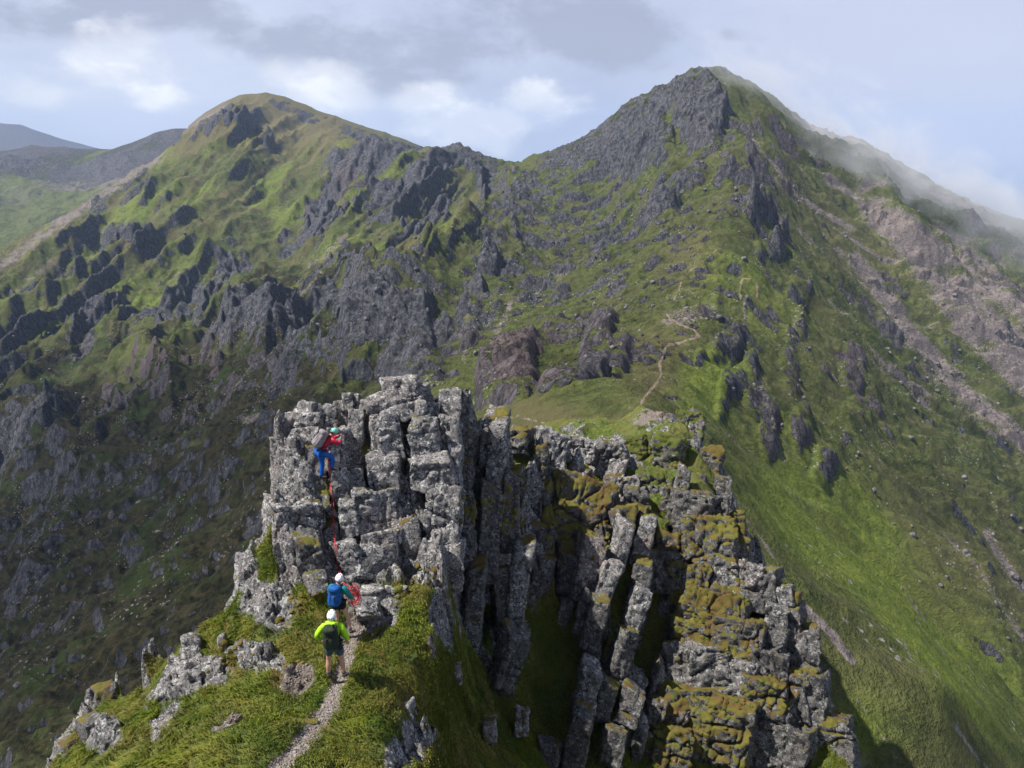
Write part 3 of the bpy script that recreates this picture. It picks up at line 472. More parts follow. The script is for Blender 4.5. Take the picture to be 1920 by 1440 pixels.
pZ = gz(pX, pY)+.016*edge_d-.01+.012*fbm2(pX*9, pY*9, 3, 497)
def make_gravel():
    m, t, b = new_mat('trodden_gravel'); pos = t.n('ShaderNodeNewGeometry').outputs['Position']
    v = t.vor(pos, 22, out=1); vd = t.vor(pos, 22); n = t.noise(pos, 3, 4); c = t.mix(t.n('ShaderNodeSeparateColor', i={0: v}).outputs[0], (.12, .10, .09), (.34, .30, .28))
    t.set(b.inputs['Base Color'], t.mix(t.step(n, .4, .6), c, (.20, .165, .14))); t.set(b.inputs['Normal'], t.n('ShaderNodeBump', i={'Strength': .8, 'Distance': .02, 'Height': t.m('SUBTRACT', n, vd)}).outputs[0]); return m
M_GRAVEL = make_gravel()
tag(mesh_np('path', np.stack([pX, pY, pZ], -1).reshape(-1, 3), grid_faces(160, K), M_GRAVEL), 'narrow trodden gravel path along the grassy crest to the rock tower', 'path', kind='structure')

# ---------------------------------------------------------------- rocks
def cube_grid(nx, ny, nz):
    V, Fc, off = [], [], 0
    for ax, (na, nb_) in enumerate(((ny, nz), (nz, nx), (nx, ny))):
        for sgn in (-1, 1):
            a, b = np.meshgrid(np.linspace(-1, 1, na+1), np.linspace(-1, 1, nb_+1), indexing='ij'); p = np.zeros((a.size, 3))
            p[:, ax] = sgn; p[:, (ax+1) % 3] = a.ravel(); p[:, (ax+2) % 3] = b.ravel()
            f = grid_faces(na+1, nb_+1)+off; Fc.append(f if sgn < 0 else f[:, ::-1]); V.append(p); off += len(p)
    V = np.concatenate(V); Fc = np.concatenate(Fc)
    key = np.round(V*1e5).astype(np.int64); _, idx, inv = np.unique(key, axis=0, return_index=True, return_inverse=True)
    return V[idx], inv.reshape(-1)[Fc]
def rotm(yaw, roll, pitch):
    return np.array((Matrix.Rotation(yaw, 3, 'Z') @ Matrix.Rotation(roll, 3, 'Y') @ Matrix.Rotation(pitch, 3, 'X')))
def rock_mesh(c, size, rot, seed, res=.055, amp=.055, cham=9, taper=.0, strata=0.0):
    r = np.random.default_rng(seed); h = np.array(size)/2; n = np.clip((np.array(size)/res).astype(int), 5, 90)
    V, Fc = cube_grid(*n); s = np.full(len(V), 9.)
    for ax in range(3):
        for sg in (-1, 1):
            nn = r.normal(size=3)*.09; nn[ax] = sg; s = np.minimum(s, (r.uniform(.93, 1.0))/np.maximum(V@nn, 1e-3))
    for k in range(cham):
        nn = r.choice([-1, 1], 3)*r.uniform([.25, .25, .1], [1, 1, 1]); nn[r.integers(3)] *= .12; nn /= np.abs(nn).sum()
        s = np.minimum(s, r.uniform(.80, .97)/np.maximum(V@nn, 1e-3))
    p = V*s[:, None]*h; p[:, :2] *= (1-taper*p[:, 2:3]/h[2])
    q = p@rot.T+c; q = q+np.stack([n3(q*.75+seed, 21), n3(q*.75+seed, 22), n3(q*.75+seed, 23)], -1)*min(.16, .16*min(size))+np.stack([n3(q*2.2+seed, 24), n3(q*2.2+seed, 25), n3(q*2.2+seed, 26)], -1)*.05; nd = V*h; nd /= np.linalg.norm(nd, axis=1, keepdims=True); nd = (V/np.abs(V).max(1, keepdims=True))**3; nd /= np.linalg.norm(nd, axis=1, keepdims=True); nd = nd@rot.T
    a = amp*min(1.4, max(.35, min(size)/.8))
    d = fbm3(q*1.1+seed, 3, 1)*2.0*a+fbm3(q*4.5, 3, 7, .55)*1.3*a-np.abs(n3(q*2.1+3, 11))*a*.9
    lq = p@np.eye(3); cr = np.abs(n3(np.stack([lq[:,0]*.5, lq[:,1]*.5, lq[:,2]*1.5], -1)+seed*1.7, 5)); d -= a*2.0*sstep(.05, 0, cr)
    cr = np.abs(n3(np.stack([lq[:,0]*2.0, lq[:,1]*1.2, lq[:,2]*.35], -1)+seed*2.3, 6)); d -= a*1.8*sstep(.05, 0, cr)
    if strata: d += strata*np.abs(n3(np.stack([lq[:,0]*7, lq[:,1]*5, lq[:,2]*.8], -1)+seed, 9))
    q = q+nd*d[:, None]
    return q, Fc
ROCKV, ROCKF, ROCKN = [], [], [0]
def rock(name, c, size, rot, seed, mat, parent=None, **kw):
    q, Fc = rock_mesh(np.array(c, float), size, rot, seed, **kw)
    ROCKV.append(q); ROCKF.append(Fc+ROCKN[0]); ROCKN[0] += len(q)
    o0 = np.array(c, float) if parent is None else np.array(parent.location)
    o = mesh_np(name, q-o0, Fc, mat, parent, smooth=True)
    if parent is None: o.location = tuple(o0)
    return o
_sd = [1000]
def block(name, x0, x1, y0, y1, D, depth, mat=None, parent=None, roll=0, lean=22, yaw=None, **kw):
    """a block that fills a surveyed outline: real width, height and thickness from its distance"""
    _sd[0] += 1; cxp, cyp = (x0+x1)/2, (y0+y1)/2; c = at(cxp, cyp, D); dep = -math.asin(c[2]/D)
    w = (x1-x0)*D/F_PX*1.06; k = 1+((cyp-720)/F_PX)**2; h = max(.15, ((y1-y0)*D/F_PX/math.sqrt(k)-depth*.02)/math.cos(dep-math.radians(lean))*1.06)
    az = math.atan2(c[0], c[1]); f = np.array([math.sin(az), math.cos(az), 0]); c = c+f*depth*.42
    ry = (np.random.default_rng(_sd[0]).uniform(-9, 9) if yaw is None else yaw)
    rot = rotm(-az+math.radians(ry), math.radians(roll), math.radians(-lean))
    return rock(name, c, (w, depth, h), rot, _sd[0], mat or M_ROCK, parent, **kw)

base = hit(740, 1120); tower = empty('rock_tower', base)
tag(tower, 'blocky grey lichened rock tower the climber is on, capped by a square block', 'rock tower')
TB = [ # x0,x1,y0,y1,D,depth,kw
 (716,786,712,756,22.0,1.1,{}),(776,808,728,772,22.5,1.0,{}),(692,796,748,806,21.9,1.5,{}),
 (641,662,741,776,22.6,.5,{}),(660,676,745,772,22.7,.4,{}),(674,700,752,782,22.5,.6,{}),(626,645,754,775,22.8,.4,{}),(700,722,742,760,22.6,.5,{}),
 (828,866,736,804,22.5,1.0,dict(roll=-2)),(862,876,752,776,22.8,.5,{}),(786,824,766,802,22.2,1.0,{}),(806,832,752,772,22.8,.6,{}),
 (694,716,800,866,21.6,1.2,{}),(713,756,796,880,21.4,1.3,{}),(694,752,862,950,21.15,1.2,{}),
 (672,750,934,1016,20.8,1.4,{}),(675,748,1008,1042,20.5,1.2,{}),(674,748,1036,1096,20.25,1.0,dict(lean=24)),
 (770,826,792,872,21.4,1.3,{}),(766,846,866,934,20.9,1.6,dict(roll=-2,lean=12)),(824,866,796,872,21.9,1.3,{}),(842,868,850,940,21.7,1.2,{}),
 (798,866,926,1060,20.9,1.4,dict(roll=5)),(818,870,1036,1120,20.8,1.3,{}),(752,790,984,1056,20.7,.9,dict(mat=M_ROCKP)),
 (656,684,776,900,21.9,1.1,{}),(660,686,885,960,21.3,1.0,{}),(614,652,810,846,21.6,.9,dict(roll=8)),(614,654,842,960,21.1,1.2,{}),
 (640,672,950,1024,20.6,.9,{}),(606,636,990,1066,20.7,.7,dict(mat=M_ROCKP)),(636,672,1028,1094,20.15,.8,{}),(602,630,1050,1104,20.5,.7,dict(mat=M_ROCKD)),
 (560,630,774,866,22.1,1.6,dict(roll=14,lean=24)),(532,592,790,905,22.0,1.7,dict(roll=12,lean=20)),(514,556,842,930,21.9,1.5,dict(roll=2)),(514,552,900,980,21.7,1.4,{}),
 (556,614,864,936,21.3,1.3,dict(roll=20,lean=30,mat=M_ROCKP)),(556,612,918,976,21.0,1.3,dict(roll=22,lean=34,mat=M_ROCKP)),(528,582,920,985,21.3,1.4,dict(roll=10,lean=30)),
 (510,596,962,1118,20.5,1.9,dict(roll=12,lean=18)),(556,604,1020,1122,20.15,1.3,dict(mat=M_ROCKD,lean=-4)),(588,620,1088,1132,19.9,.8,dict(mat=M_ROCKD)),
 (620,700,775,830,22.7,1.2,{}),(690,800,800,1100,22.5,1.2,dict(mat=M_ROCKD)),(600,700,840,1090,22.1,1.0,dict(mat=M_ROCKD)),(780,884,790,1130,22.7,1.2,dict(mat=M_ROCKD))]
for i, (x0, x1, y0, y1, D_, dp, kw) in enumerate(TB):
    o = block('rock_block', x0, x1, y0, y1, D_, dp, parent=tower, **kw)
    if i == 0: o.name = 'cap_block'; o['label'] = 'square cap block on top of the tower, yellow lichen on its top'
# ledges and boulders at the foot of the tower: each lies loose
def solo(name, label, cat, x0, x1, y0, y1, D_, dp, group=None, **kw):
    o = block(name, x0, x1, y0, y1, D_, dp, **kw); tag(o, label, cat, group); return o
solo('boulder', 'grey lichened boulder beside the teal climber, right of the rope coil', 'boulder', 672,718,1114,1146,19.75,.9)
solo('boulder', 'low grey slab of rock right of the teal climber\'s boots', 'boulder', 672,716,1144,1180,19.1,.8, lean=50)
solo('boulder', 'pale lichened boulder half sunk in moss below the right pillar of the tower', 'boulder', 730,764,1110,1146,19.9,.7)
solo('boulder', 'low flat rock ledge left of the teal climber under the dark overhang', 'boulder', 578,612,1098,1140,19.6,.9, lean=50, mat=M_ROCKP)
sl_ = empty('rock_slab', hit(520, 1150)); tag(sl_, 'pale slabby outcrop below the left foot of the tower', 'outcrop')
for a in [(486,548,1128,1190,20.1,1.1,dict(roll=25,lean=30)),(452,500,1050,1130,21.3,1.0,dict(roll=16)),(440,480,1100,1165,21.2,.8,dict(roll=22)),(470,520,1180,1240,19.8,1.0,dict(roll=15)),(458,506,1230,1300,19.1,.9,dict(roll=20)),(486,524,1225,1262,19.2,.7,{}),(448,486,1285,1310,18.7,.7,{})]:
    block('rock_block', *a[:6], parent=sl_, **{'mat': M_ROCKD if a[2] > 1170 else M_ROCK, **a[6]})
sp_ = empty('rock_spine', hit(350, 1300)); tag(sp_, 'upright fluted grey rock spine on the left edge of the grass slope', 'outcrop')
for a in [(346,374,1208,1290,20.6,.7,dict(roll=8)),(330,366,1255,1320,20.2,.8,dict(roll=28)),(300,345,1295,1350,19.9,.7,dict(roll=38)),(350,384,1270,1322,19.9,.7,dict(roll=-8)),(274,308,1345,1400,19.4,.6,dict(roll=30)),(416,428,1200,1270,20.2,.4,dict(roll=-4))]:
    block('rock_block', *a[:6], parent=sp_, strata=.05, **a[6])
ob_ = empty('rock_outcrop', hit(190, 1400)); tag(ob_, 'dark lichened rock outcrop with moss on top at the bottom left corner', 'outcrop')
for a in [(160,190,1366,1410,21.7,.9,{}),(184,218,1372,1416,21.6,.9,{}),(184,214,1302,1340,24.5,.8,{}),(236,262,1378,1412,20,.5,{}),(120,150,1400,1440,22,.8,dict(mat=M_ROCKP))]:
    block('rock_block', *a[:6], parent=ob_, **{'mat': M_ROCKD, **a[6]})
# upright fins of rock on the right side of the crest
def fin(label, segs, mat=None):
    e = empty('rock_fin', at(segs[-1][0], segs[-1][3], segs[-1][4]+.3)); tag(e, label, 'rock fin', 'rock fins on the dark face')
    for (x0, x1, y0, y1, D_, dp, kw) in segs: block('rock_block', x0, x1, y0, y1, D_, dp, parent=e, **{'mat': mat or M_ROCKD, 'strata': .07, 'lean': 16, **kw})
fin('tallest rock fin just right of the tower, moss on its top', [(905,952,790,900,24.0,1.6,dict(roll=3,mat=M_ROCKP,strata=0)),(918,948,800,960,23.7,1.3,dict(roll=5,mat=M_ROCK)),(900,938,930,1110,23.2,1.2,dict(roll=4)),(872,905,1080,1230,22.6,1.1,dict(roll=6)),(880,925,960,1100,23.6,1.3,{})])
fin('long dark fin falling from under the moss ledge, second right of the tower', [(936,972,900,1040,23.9,1.1,dict(roll=4)),(958,990,1028,1180,23.5,.9,dict(roll=8,mat=M_ROCK)),(930,975,1200,1310,22.9,1.0,dict(roll=20)),(925,960,1080,1200,23.8,1.0,{})])
fin('thin pale fin slanting between two black clefts in the middle of the dark face', [(1148,1176,985,1080,26.6,.8,dict(roll=20,mat=M_ROCK)),(1118,1152,1060,1150,26.0,.8,dict(roll=22,mat=M_ROCK)),(1096,1128,1130,1230,25.6,.8,dict(roll=14)),(1150,1190,960,1020,27.2,.9,dict(mat=M_ROCKM))])
fin('long narrow fin right of the thin pale one, reaching far down the dark face', [(1188,1218,975,1070,27.2,1.0,dict(roll=8,mat=M_ROCKP)),(1184,1214,1060,1130,26.8,.8,dict(roll=10)),(1176,1206,1110,1200,26.3,.7,dict(roll=18,mat=M_ROCK)),(1148,1180,1190,1300,25.8,.8,dict(roll=16)),(1120,1150,1290,1360,25.5,.8,dict(roll=14))])
fin('lowest dark fin at the bottom edge of the dark face', [(1082,1118,1260,1360,25.2,.8,dict(roll=12,mat=M_ROCK)),(1066,1100,1350,1460,24.8,.8,dict(roll=8))])
fin('short stubby fin leaning under the mossy dome', [(1078,1118,1020,1140,26.2,1.1,dict(roll=12,mat=M_ROCKP)),(1050,1085,1040,1120,26.8,.9,{}),(1085,1105,1120,1200,25.9,.8,dict(roll=10))])
dome = empty('mossy_rock', at(1095, 1040, 27.2)); tag(dome, 'rounded rock dome thick with orange and yellow moss', 'mossy rock')
for a in [(1040,1145,915,1050,27.4,2.0,dict(mat=M_ROCKM,lean=28)),(1012,1052,888,1000,27.6,1.4,dict(mat=M_ROCKP,roll=10)),(1052,1106,896,950,28.0,1.3,dict(mat=M_ROCKP)),(1128,1160,930,985,27.9,1.0,dict(mat=M_ROCKM))]:
    block('rock_block', *a[:6], parent=dome, amp=.09, **a[6])
low = empty('rock_outcrop', at(1180, 1420, 26)); tag(low, 'light speckled rock showing between dark grass at the foot of the dark face', 'outcrop')
for a in [(1160,1200,1300,1370,25.6,.9,dict(roll=14)),(1130,1165,1380,1440,25.2,.8,dict(roll=10)),(1010,1050,1400,1450,24.8,.6,{})]: block('rock_block', *a[:6], parent=low, mat=M_ROCKD, **a[6])
gl = empty('rock_outcrop', hit(790, 1420)); tag(gl, 'small white lichened rocks poking from the grass below the ridge edge, bottom centre', 'outcrop')
for a in [(742,778,1328,1372,17.5,.6,dict(roll=-20)),(770,800,1386,1424,17.6,.6,dict(roll=-10)),(806,822,1400,1440,18.4,.5,{}),(842,866,1250,1290,20.9,.5,{}),(838,862,1180,1235,21.2,.5,{}),(905,930,1360,1400,21.6,.5,{}),(965,990,1340,1390,23.6,.5,{})]: block('rock_block', *a[:6], parent=gl, mat=M_ROCK, **a[6])
bt = empty('rock_buttress', at(1420, 1430, 28.4)); tag(bt, 'big blocky mossy rock buttress standing out against the green slope on the right', 'rock buttress')
BT = [(1262,1326,936,1024,29.4,1.5,dict(roll=8)),(1300,1360,940,1010,29.8,1.3,{}),(1286,1376,990,1075,28.8,1.8,dict(mat=M_ROCKM,lean=30)),(1366,1392,968,1018,30.2,1.0,dict(mat=M_ROCKM)),(1372,1404,1020,1080,29.2,1.2,dict(mat=M_ROCKM)),
 (1335,1392,1068,1122,28.6,1.5,dict(mat=M_ROCKP)),(1384,1432,1072,1130,28.7,1.4,dict(mat=M_ROCKP)),(1420,1458,1086,1140,28.8,1.4,dict(roll=-6)),(1330,1386,1116,1158,28.2,1.3,{}),(1382,1440,1122,1158,28.3,1.3,{}),(1446,1486,1112,1170,28.9,1.3,dict(roll=-8)),(1476,1496,1120,1156,29,.9,dict(mat=M_ROCKM)),
 (1432,1474,1146,1200,28.3,1.3,dict(roll=8,mat=M_ROCKP)),(1424,1470,1190,1240,28.1,1.2,{}),(1466,1506,1160,1250,28.8,1.4,dict(mat=M_ROCKD,roll=-10)),(1490,1526,1200,1300,28.9,1.4,dict(mat=M_ROCKD,roll=-8)),(1400,1470,1236,1300,27.9,1.4,{}),
 (1280,1400,1130,1200,28.0,1.7,dict(mat=M_ROCKM,lean=28)),(1260,1350,1180,1230,27.9,1.5,dict(mat=M_ROCKM)),(1340,1426,1180,1262,27.8,1.5,dict(mat=M_ROCKM)),(1245,1296,1216,1290,27.8,1.2,dict(mat=M_ROCKP)),(1292,1354,1222,1312,27.5,1.2,dict(mat=M_ROCKP)),(1340,1410,1256,1320,27.5,1.3,dict(mat=M_ROCKP)),
 (1390,1470,1290,1350,27.5,1.5,dict(mat=M_ROCKM)),(1396,1470,1330,1450,27.8,1.5,dict(mat=M_ROCKD)),(1460,1520,1280,1400,28.3,1.6,dict(mat=M_ROCKD,roll=-8)),(1500,1550,1300,1460,28.7,1.6,dict(mat=M_ROCKD,roll=-12)),(1450,1510,1380,1470,28,1.4,dict(mat=M_ROCKD)),(1540,1590,1370,1480,28.7,1.4,dict(mat=M_ROCKD,roll=-14)),
 (1240,1330,1310,1400,27.3,1.5,dict(mat=M_ROCKM,lean=28)),(1290,1400,1330,1450,27.2,1.7,dict(mat=M_ROCKM,lean=28)),(1210,1280,1050,1130,28.6,1.3,dict(mat=M_ROCKD)),(1250,1320,1070,1150,28.5,1.2,dict(mat=M_ROCKM)),(1230,1275,1010,1070,28.9,1.1,dict(mat=M_ROCKM)),(1225,1290,1380,1460,26.9,1.2,dict(mat=M_ROCKM))]
for (x0, x1, y0, y1, D_, dp, kw) in BT: block('rock_block', x0, x1, y0, y1, D_, dp, parent=bt, **{'mat': [M_ROCKP, M_ROCKD, M_ROCKD][x0 % 3], 'amp': .075, **kw})
bld = [('dark rounded boulder with a pale top, nearest to the tallest fin', 950,998,812,866,26.5,1.4,dict(mat=M_ROCKD)),('big boulder with moss patches right of the dark rounded one', 994,1056,818,905,27.6,1.5,dict(roll=18)),('mossy boulder under the two rounded boulders by the tallest fin', 946,984,880,930,25.6,1.1,dict(mat=M_ROCKM)),
 ('pale pinkish boulder at the near end of the grassy saddle', 1054,1106,832,882,32,1.6,dict(mat=M_ROCK)),('broad pale pink rock with cracks right of the pale boulder', 1116,1168,842,910,32.5,1.8,dict(mat=M_ROCKP)),('smooth low rock set in the moss in front of the pale boulder', 1086,1112,884,908,30.5,.9,dict(mat=M_ROCK)),
 ('round grey rock in the grass above the black clefts', 1156,1196,902,950,30,1.1,{}),('grey block below the round grey rock, facing the cleft', 1172,1214,925,985,28.8,1.1,dict(mat=M_ROCKD)),
 ('pale purplish rock wedged right of the pale boulder\'s foot', 1130,1170,896,940,30.6,1.1,dict(mat=M_ROCKP)),('green mossy boulder behind the pinkish rock', 1166,1232,826,886,35,2.0,dict(mat=M_ROCKG)),('largest green mossy boulder on the far edge of the crest', 1226,1284,834,922,34,2.2,dict(mat=M_ROCKG)),('dark mossy rock under the largest green boulder', 1196,1260,900,960,31.5,1.6,dict(mat=M_ROCKG)),
 ('farthest mossy rock on the right skyline of the crest', 1272,1316,786,860,42,2.5,dict(mat=M_ROCKG)),('reddish mossy rock pillar on the right edge of the crest', 1314,1350,852,930,35,1.8,dict(mat=M_ROCKM)),('dark pillar of rock in front of the reddish mossy one', 1280,1322,900,950,32.4,1.6,dict(mat=M_ROCKD)),('narrow dark rock on the right edge, below the reddish pillar', 1340,1366,905,970,33,1.4,dict(mat=M_ROCKD)),
 ('mossy stone sitting between the thin fins and the buttress', 1214,1252,980,1040,29,1.1,dict(mat=M_ROCKG)),('lichened stone on top of the thin pale fin', 1150,1178,950,992,28,.8,dict(mat=M_ROCKM)),('moss-capped stone on top of the long narrow fin', 1184,1212,955,990,28.1,.9,dict(mat=M_ROCKM))]
for (lab, x0, x1, y0, y1, D_, dp, kw) in bld: solo('boulder', lab, 'boulder', x0, x1, y0, y1, D_, dp, group='boulders on the rocky crest', amp=.08, **kw)

# broken ribs of rock that stand out of the dark face between the fins
rw = np.random.default_rng(77); wall = empty('broken_wall', at(1000, 1300, 25)); tag(wall, 'shattered dark rock wall behind and between the slanting fins', 'rock wall')
for k in range(64):
    xx, yy = rw.uniform(880, 1270), rw.uniform(900, 1440); 
    if yy > 1230 and xx < 1075: continue
    w_, h_ = rw.uniform(16, 42), rw.uniform(45, 150); g_ = hit(xx, yy); dd = float(np.linalg.norm(g_)) + rw.uniform(-.15, .25)
    if dd > 31 or dd < 15: continue
    block('rock_block', xx-w_/2, xx+w_/2, yy-h_/2, yy+h_/2, dd, rw.uniform(.5, 1.0), parent=wall, mat=[M_ROCKD, M_ROCKD, M_ROCKM, M_ROCK, M_ROCKP][k % 5], roll=rw.uniform(2, 20), lean=14, strata=.05, amp=.08)
# ---------------------------------------------------------------- what a ray through a surveyed spot lands on
from mathutils.bvhtree import BVHTree
_bv = BVHTree.FromPolygons(np.concatenate(ROCKV).tolist(), np.concatenate(ROCKF).tolist())
def spot(px, py, off=0.0):
    d = ray(px, py); g = hit(px, py); tg = np.linalg.norm(g)
    h = _bv.ray_cast(Vector((0,0,0)), Vector(d)); t = min(tg, h[3]) if h[0] is not None else tg
    return d*(t-off)
def floor_z(x, y, z=0.0):
    h = _bv.ray_cast(Vector((x, y, z)), Vector((0,0,-1))); g = float(gz(x, y)); return max(g, h[0].z) if h[0] is not None else g
# ---------------------------------------------------------------- people
def skin(name, pts, edges, mat, parent, sub=2, root=0):
    """one continuous surface grown round a chain of joints: pts = (x, y, z, rx, ry)"""
    me = bpy.data.meshes.new(name); me.from_pydata([p[:3] for p in pts], edges, []); o = bpy.data.objects.new(name, me); COL.objects.link(o); o.parent = parent
    me.materials.append(mat); o.modifiers.new('skin', 'SKIN'); me.skin_vertices or None
    bm = bmesh.new(); bm.from_mesh(me); lay = bm.verts.layers.skin.verify()
    for v, p in zip(bm.verts, pts): v[lay].radius = (p[3], p[4] if len(p) > 4 else p[3]); v[lay].use_root = (v.index == root)
    bm.to_mesh(me); bm.free(); m = o.modifiers['skin']; m.use_smooth_shade = True; m.branch_smoothing = .6
    s = o.modifiers.new('sub', 'SUBSURF'); s.levels = s.render_levels = sub; return o
def chain(n, s=0): return [(i, i+1) for i in range(s, s+n-1)]
def ico(name, c, r, mat, parent, fn=None, sub=4, rot=None):
    bm = bmesh.new(); bmesh.ops.create_icosphere(bm, subdivisions=sub, radius=1)
    for v in bm.verts:
        p = v.co.copy()
        if fn: p = fn(p)
        p = Vector((p.x*r[0], p.y*r[1], p.z*r[2])); 
        if rot is not None: p = rot @ p
        v.co = p+Vector(c)
    me = bpy.data.meshes.new(name); bm.to_mesh(me); bm.free(); me.materials.append(mat)
    for f in me.polygons: f.use_smooth = True
    o = bpy.data.objects.new(name, me); COL.objects.link(o); o.parent = parent; return o
def tube(name, pts, r, mat, parent=None, seg=8):
    P_ = [Vector(p) for p in pts]; V, Fq = [], []
    for i, p in enumerate(P_):
        t_ = (P_[min(i+1, len(P_)-1)]-P_[max(i-1, 0)]).normalized(); a = t_.cross(Vector((0,0,1))); a = a.normalized() if a.length > .05 else Vector((1,0,0)); b = t_.cross(a)
        for k in range(seg): w = 2*math.pi*k/seg; V.append(p+a*math.cos(w)*r+b*math.sin(w)*r)
    for i in range(len(P_)-1):
        for k in range(seg): Fq.append((i*seg+k, i*seg+(k+1) % seg, (i+1)*seg+(k+1) % seg, (i+1)*seg+k))
    return mesh_np(name, V, Fq, mat, parent)
SKIN = plain('skin', (.52, .29, .20), .55, .08, 14); HAIR = plain('hair', (.05, .03, .02)); WHITE = plain('white_shell', (.80, .80, .80), .35, .03); DARKH = plain('helmet_vent', (.02, .02, .025))
def hands(body_parent, wrist, d, side, curl=.6):
    """palm with four fingers and a thumb"""
    w = Vector(wrist); d = Vector(d).normalized(); up = Vector((0, .3, 1)) if abs(d.z) < .7 else Vector((0, 1, 0)); s_ = d.cross(up).normalized()*side; n_ = s_.cross(d).normalized()*side
    pts = [(*w, .026, .020), (*(w+d*.045), .040, .018), (*(w+d*.085), .038, .014)]; ed = [(0,1),(1,2)]
    for k in range(4):
        L = (.070, .080, .075, .058)[k]; b = w+d*.085+s_*(.028-.019*k); i0 = len(pts)
        pts += [(*b, .010, .009), (*(b+d*L*.5-n_*L*.15*curl), .009, .009), (*(b+d*L*.75-n_*L*.55*curl), .008, .008), (*(b+d*L*.72-n_*L*.95*curl), .007, .007)]; ed += [(2, i0)]+chain(4, i0)
    b = w+d*.03+s_*.030; i0 = len(pts); pts += [(*b, .012, .011), (*(b+s_*.022+d*.030-n_*.008), .011, .010), (*(b+s_*.022+d*.058-n_*.028), .009, .008)]; ed += [(0, i0)]+chain(3, i0)
    return skin('hand', pts, ed, SKIN, body_parent, 1)
def person(label, foot, heading, J, jacket, legs, leg_kind, helmet, pack, hgt=1.78, lean_head=(0,0), boots=None, packkind='tall', hood=False):
    e = empty('person', foot); e.rotation_euler = (0, 0, heading); k = hgt/1.78; e.scale = (k, k, k); tag(e, label, 'person')
    g = lambda n: J[n]
    def pt(n, rx, ry=None): return (*J[n], rx, ry if ry else rx)
    # body, one continuous figure
    pts = [pt('pelvis', .115, .08), pt('waist', .10, .07), pt('chest', .105, .08), pt('neck', .055), pt('head', .075, .085), pt('crown', .065, .075)]
    ed = chain(6)
    for s in 'lr':
        i = len(pts); pts += [pt(s+'sho', .045), pt(s+'elb', .036), pt(s+'wri', .028)]; ed += [(2, i), (i, i+1), (i+1, i+2)]
        i = len(pts); pts += [pt(s+'hip', .085 if leg_kind != 'trousers' else .06), pt(s+'kne', .058 if leg_kind != 'trousers' else .04), pt(s+'cal', .060 if leg_kind != 'trousers' else .035), pt(s+'ank', .038), pt(s+'toe', .034)]; ed += [(0, i)]+chain(5, i)
    skin('body', pts, ed, SKIN, e, 2)
    H = Vector(J['head']); C_ = Vector(J['crown']); up = (C_-H).normalized(); fw = Vector(J['face'])
    q = up.cross(Vector((0,1,0))); R_m = Matrix((fw.cross(up).normalized(), fw.normalized(), up)).transposed().to_3x3()
    hd = ico('head', H+up*.02, (.077, .098, .115), SKIN, e, rot=R_m)
    o = ico('nose', H+fw*.10+up*.0, (.012, .018, .02), SKIN, hd, sub=2)
    for s in (-1, 1):
        ico('eye', H+R_m@Vector((s*.032, .086, .022)), (.014, .008, .008), DARKH, hd, sub=2); ico('ear', H+R_m@Vector((s*.080, 0, .0)), (.012, .022, .032), SKIN, hd, sub=2)
    ico('mouth', H+R_m@Vector((0, .088, -.05)), (.024, .008, .006), plain('lips', (.35, .12, .10)), hd, sub=2)
    ico('hair', H+up*.02-fw*.012, (.082, .10, .115), HAIR, hd, lambda p: Vector((p.x, min(p.y, .55), max(p.z, -.55))), rot=R_m)
    # clothing
    jk = [pt('pelvis', .168, .128), pt('waist', .158, .125), pt('chest', .178, .135), (J['neck'][0], J['neck'][1], J['neck'][2]-.03, .085, .08)]; je = chain(4)
    for s in 'lr':
        i = len(jk); wv_ = Vector(J[s+'wri']); ev = Vector(J[s+'elb']); c_ = wv_+(ev-wv_)*.08; jk += [pt(s+'sho', .098), pt(s+'elb', .062), (*c_, .046, .046)]; je += [(2, i), (i, i+1), (i+1, i+2)]
    jo = skin('jacket', jk, je, jacket, e, 2)
    tx_ = bpy.data.textures.new('folds', 'CLOUDS'); tx_.noise_scale = .09; dm = jo.modifiers.new('folds', 'DISPLACE'); dm.texture = tx_; dm.strength = .045; dm.mid_level = .5
    lp = [pt('pelvis', .165, .125)]; le = []
    for s in 'lr':
        i = len(lp); hp, kn, an = Vector(J[s+'hip']), Vector(J[s+'kne']), Vector(J[s+'ank'])
        if leg_kind == 'shorts': en = hp+(kn-hp)*.72; lp += [(*hp, .118, .118), (*(hp+(kn-hp)*.35), .108, .105), (*en, .098, .096)]; le += [(0, i), (i, i+1), (i+1, i+2)]
        elif leg_kind == 'short_shorts': en = hp+(kn-hp)*.36; lp += [(*hp, .120, .12), (*en, .105, .105)]; le += [(0, i), (i, i+1)]
        else: lp += [(*hp, .112, .112), (*kn, .078, .078), (*(kn+(an-kn)*.5), .068, .068), (*(an+(kn-an)*-.02), .060, .060)]; le += [(0, i)]+chain(4, i)
    skin({'shorts': 'shorts', 'short_shorts': 'shorts'}.get(leg_kind, 'trousers'), lp, le, legs, e, 2)
    for s in 'lr':
        a, t_, c_ = Vector(J[s+'ank']), Vector(J[s+'toe']), Vector(J[s+'cal']); u_ = (c_-a).normalized(); he = a-(t_-a).normalized()*.05-Vector((0,0,.045))
        skin('boot', [(*(a+u_*.05), .052, .052), (*a, .052, .052), (*(he+Vector((0,0,.01))), .045, .04), (*((a+t_)/2-Vector((0,0,.025))), .046, .04), (*t_, .045, .032)], [(0,1),(1,2),(1,3),(3,4)], boots or plain('boot_leather', (.09, .06, .045)), e, 2)
        if leg_kind != 'trousers': skin('sock', [(*(a+u_*.03), .054, .054), (*(a+u_*.15), .058, .058)], [(0,1)], plain('grey_sock', (.10, .11, .14)), e, 1)
    wl, wr = Vector(J['lwri']), Vector(J['rwri']); hands(e, wl, wl-Vector(J['lelb']), -1); hands(e, wr, wr-Vector(J['relb']), 1)
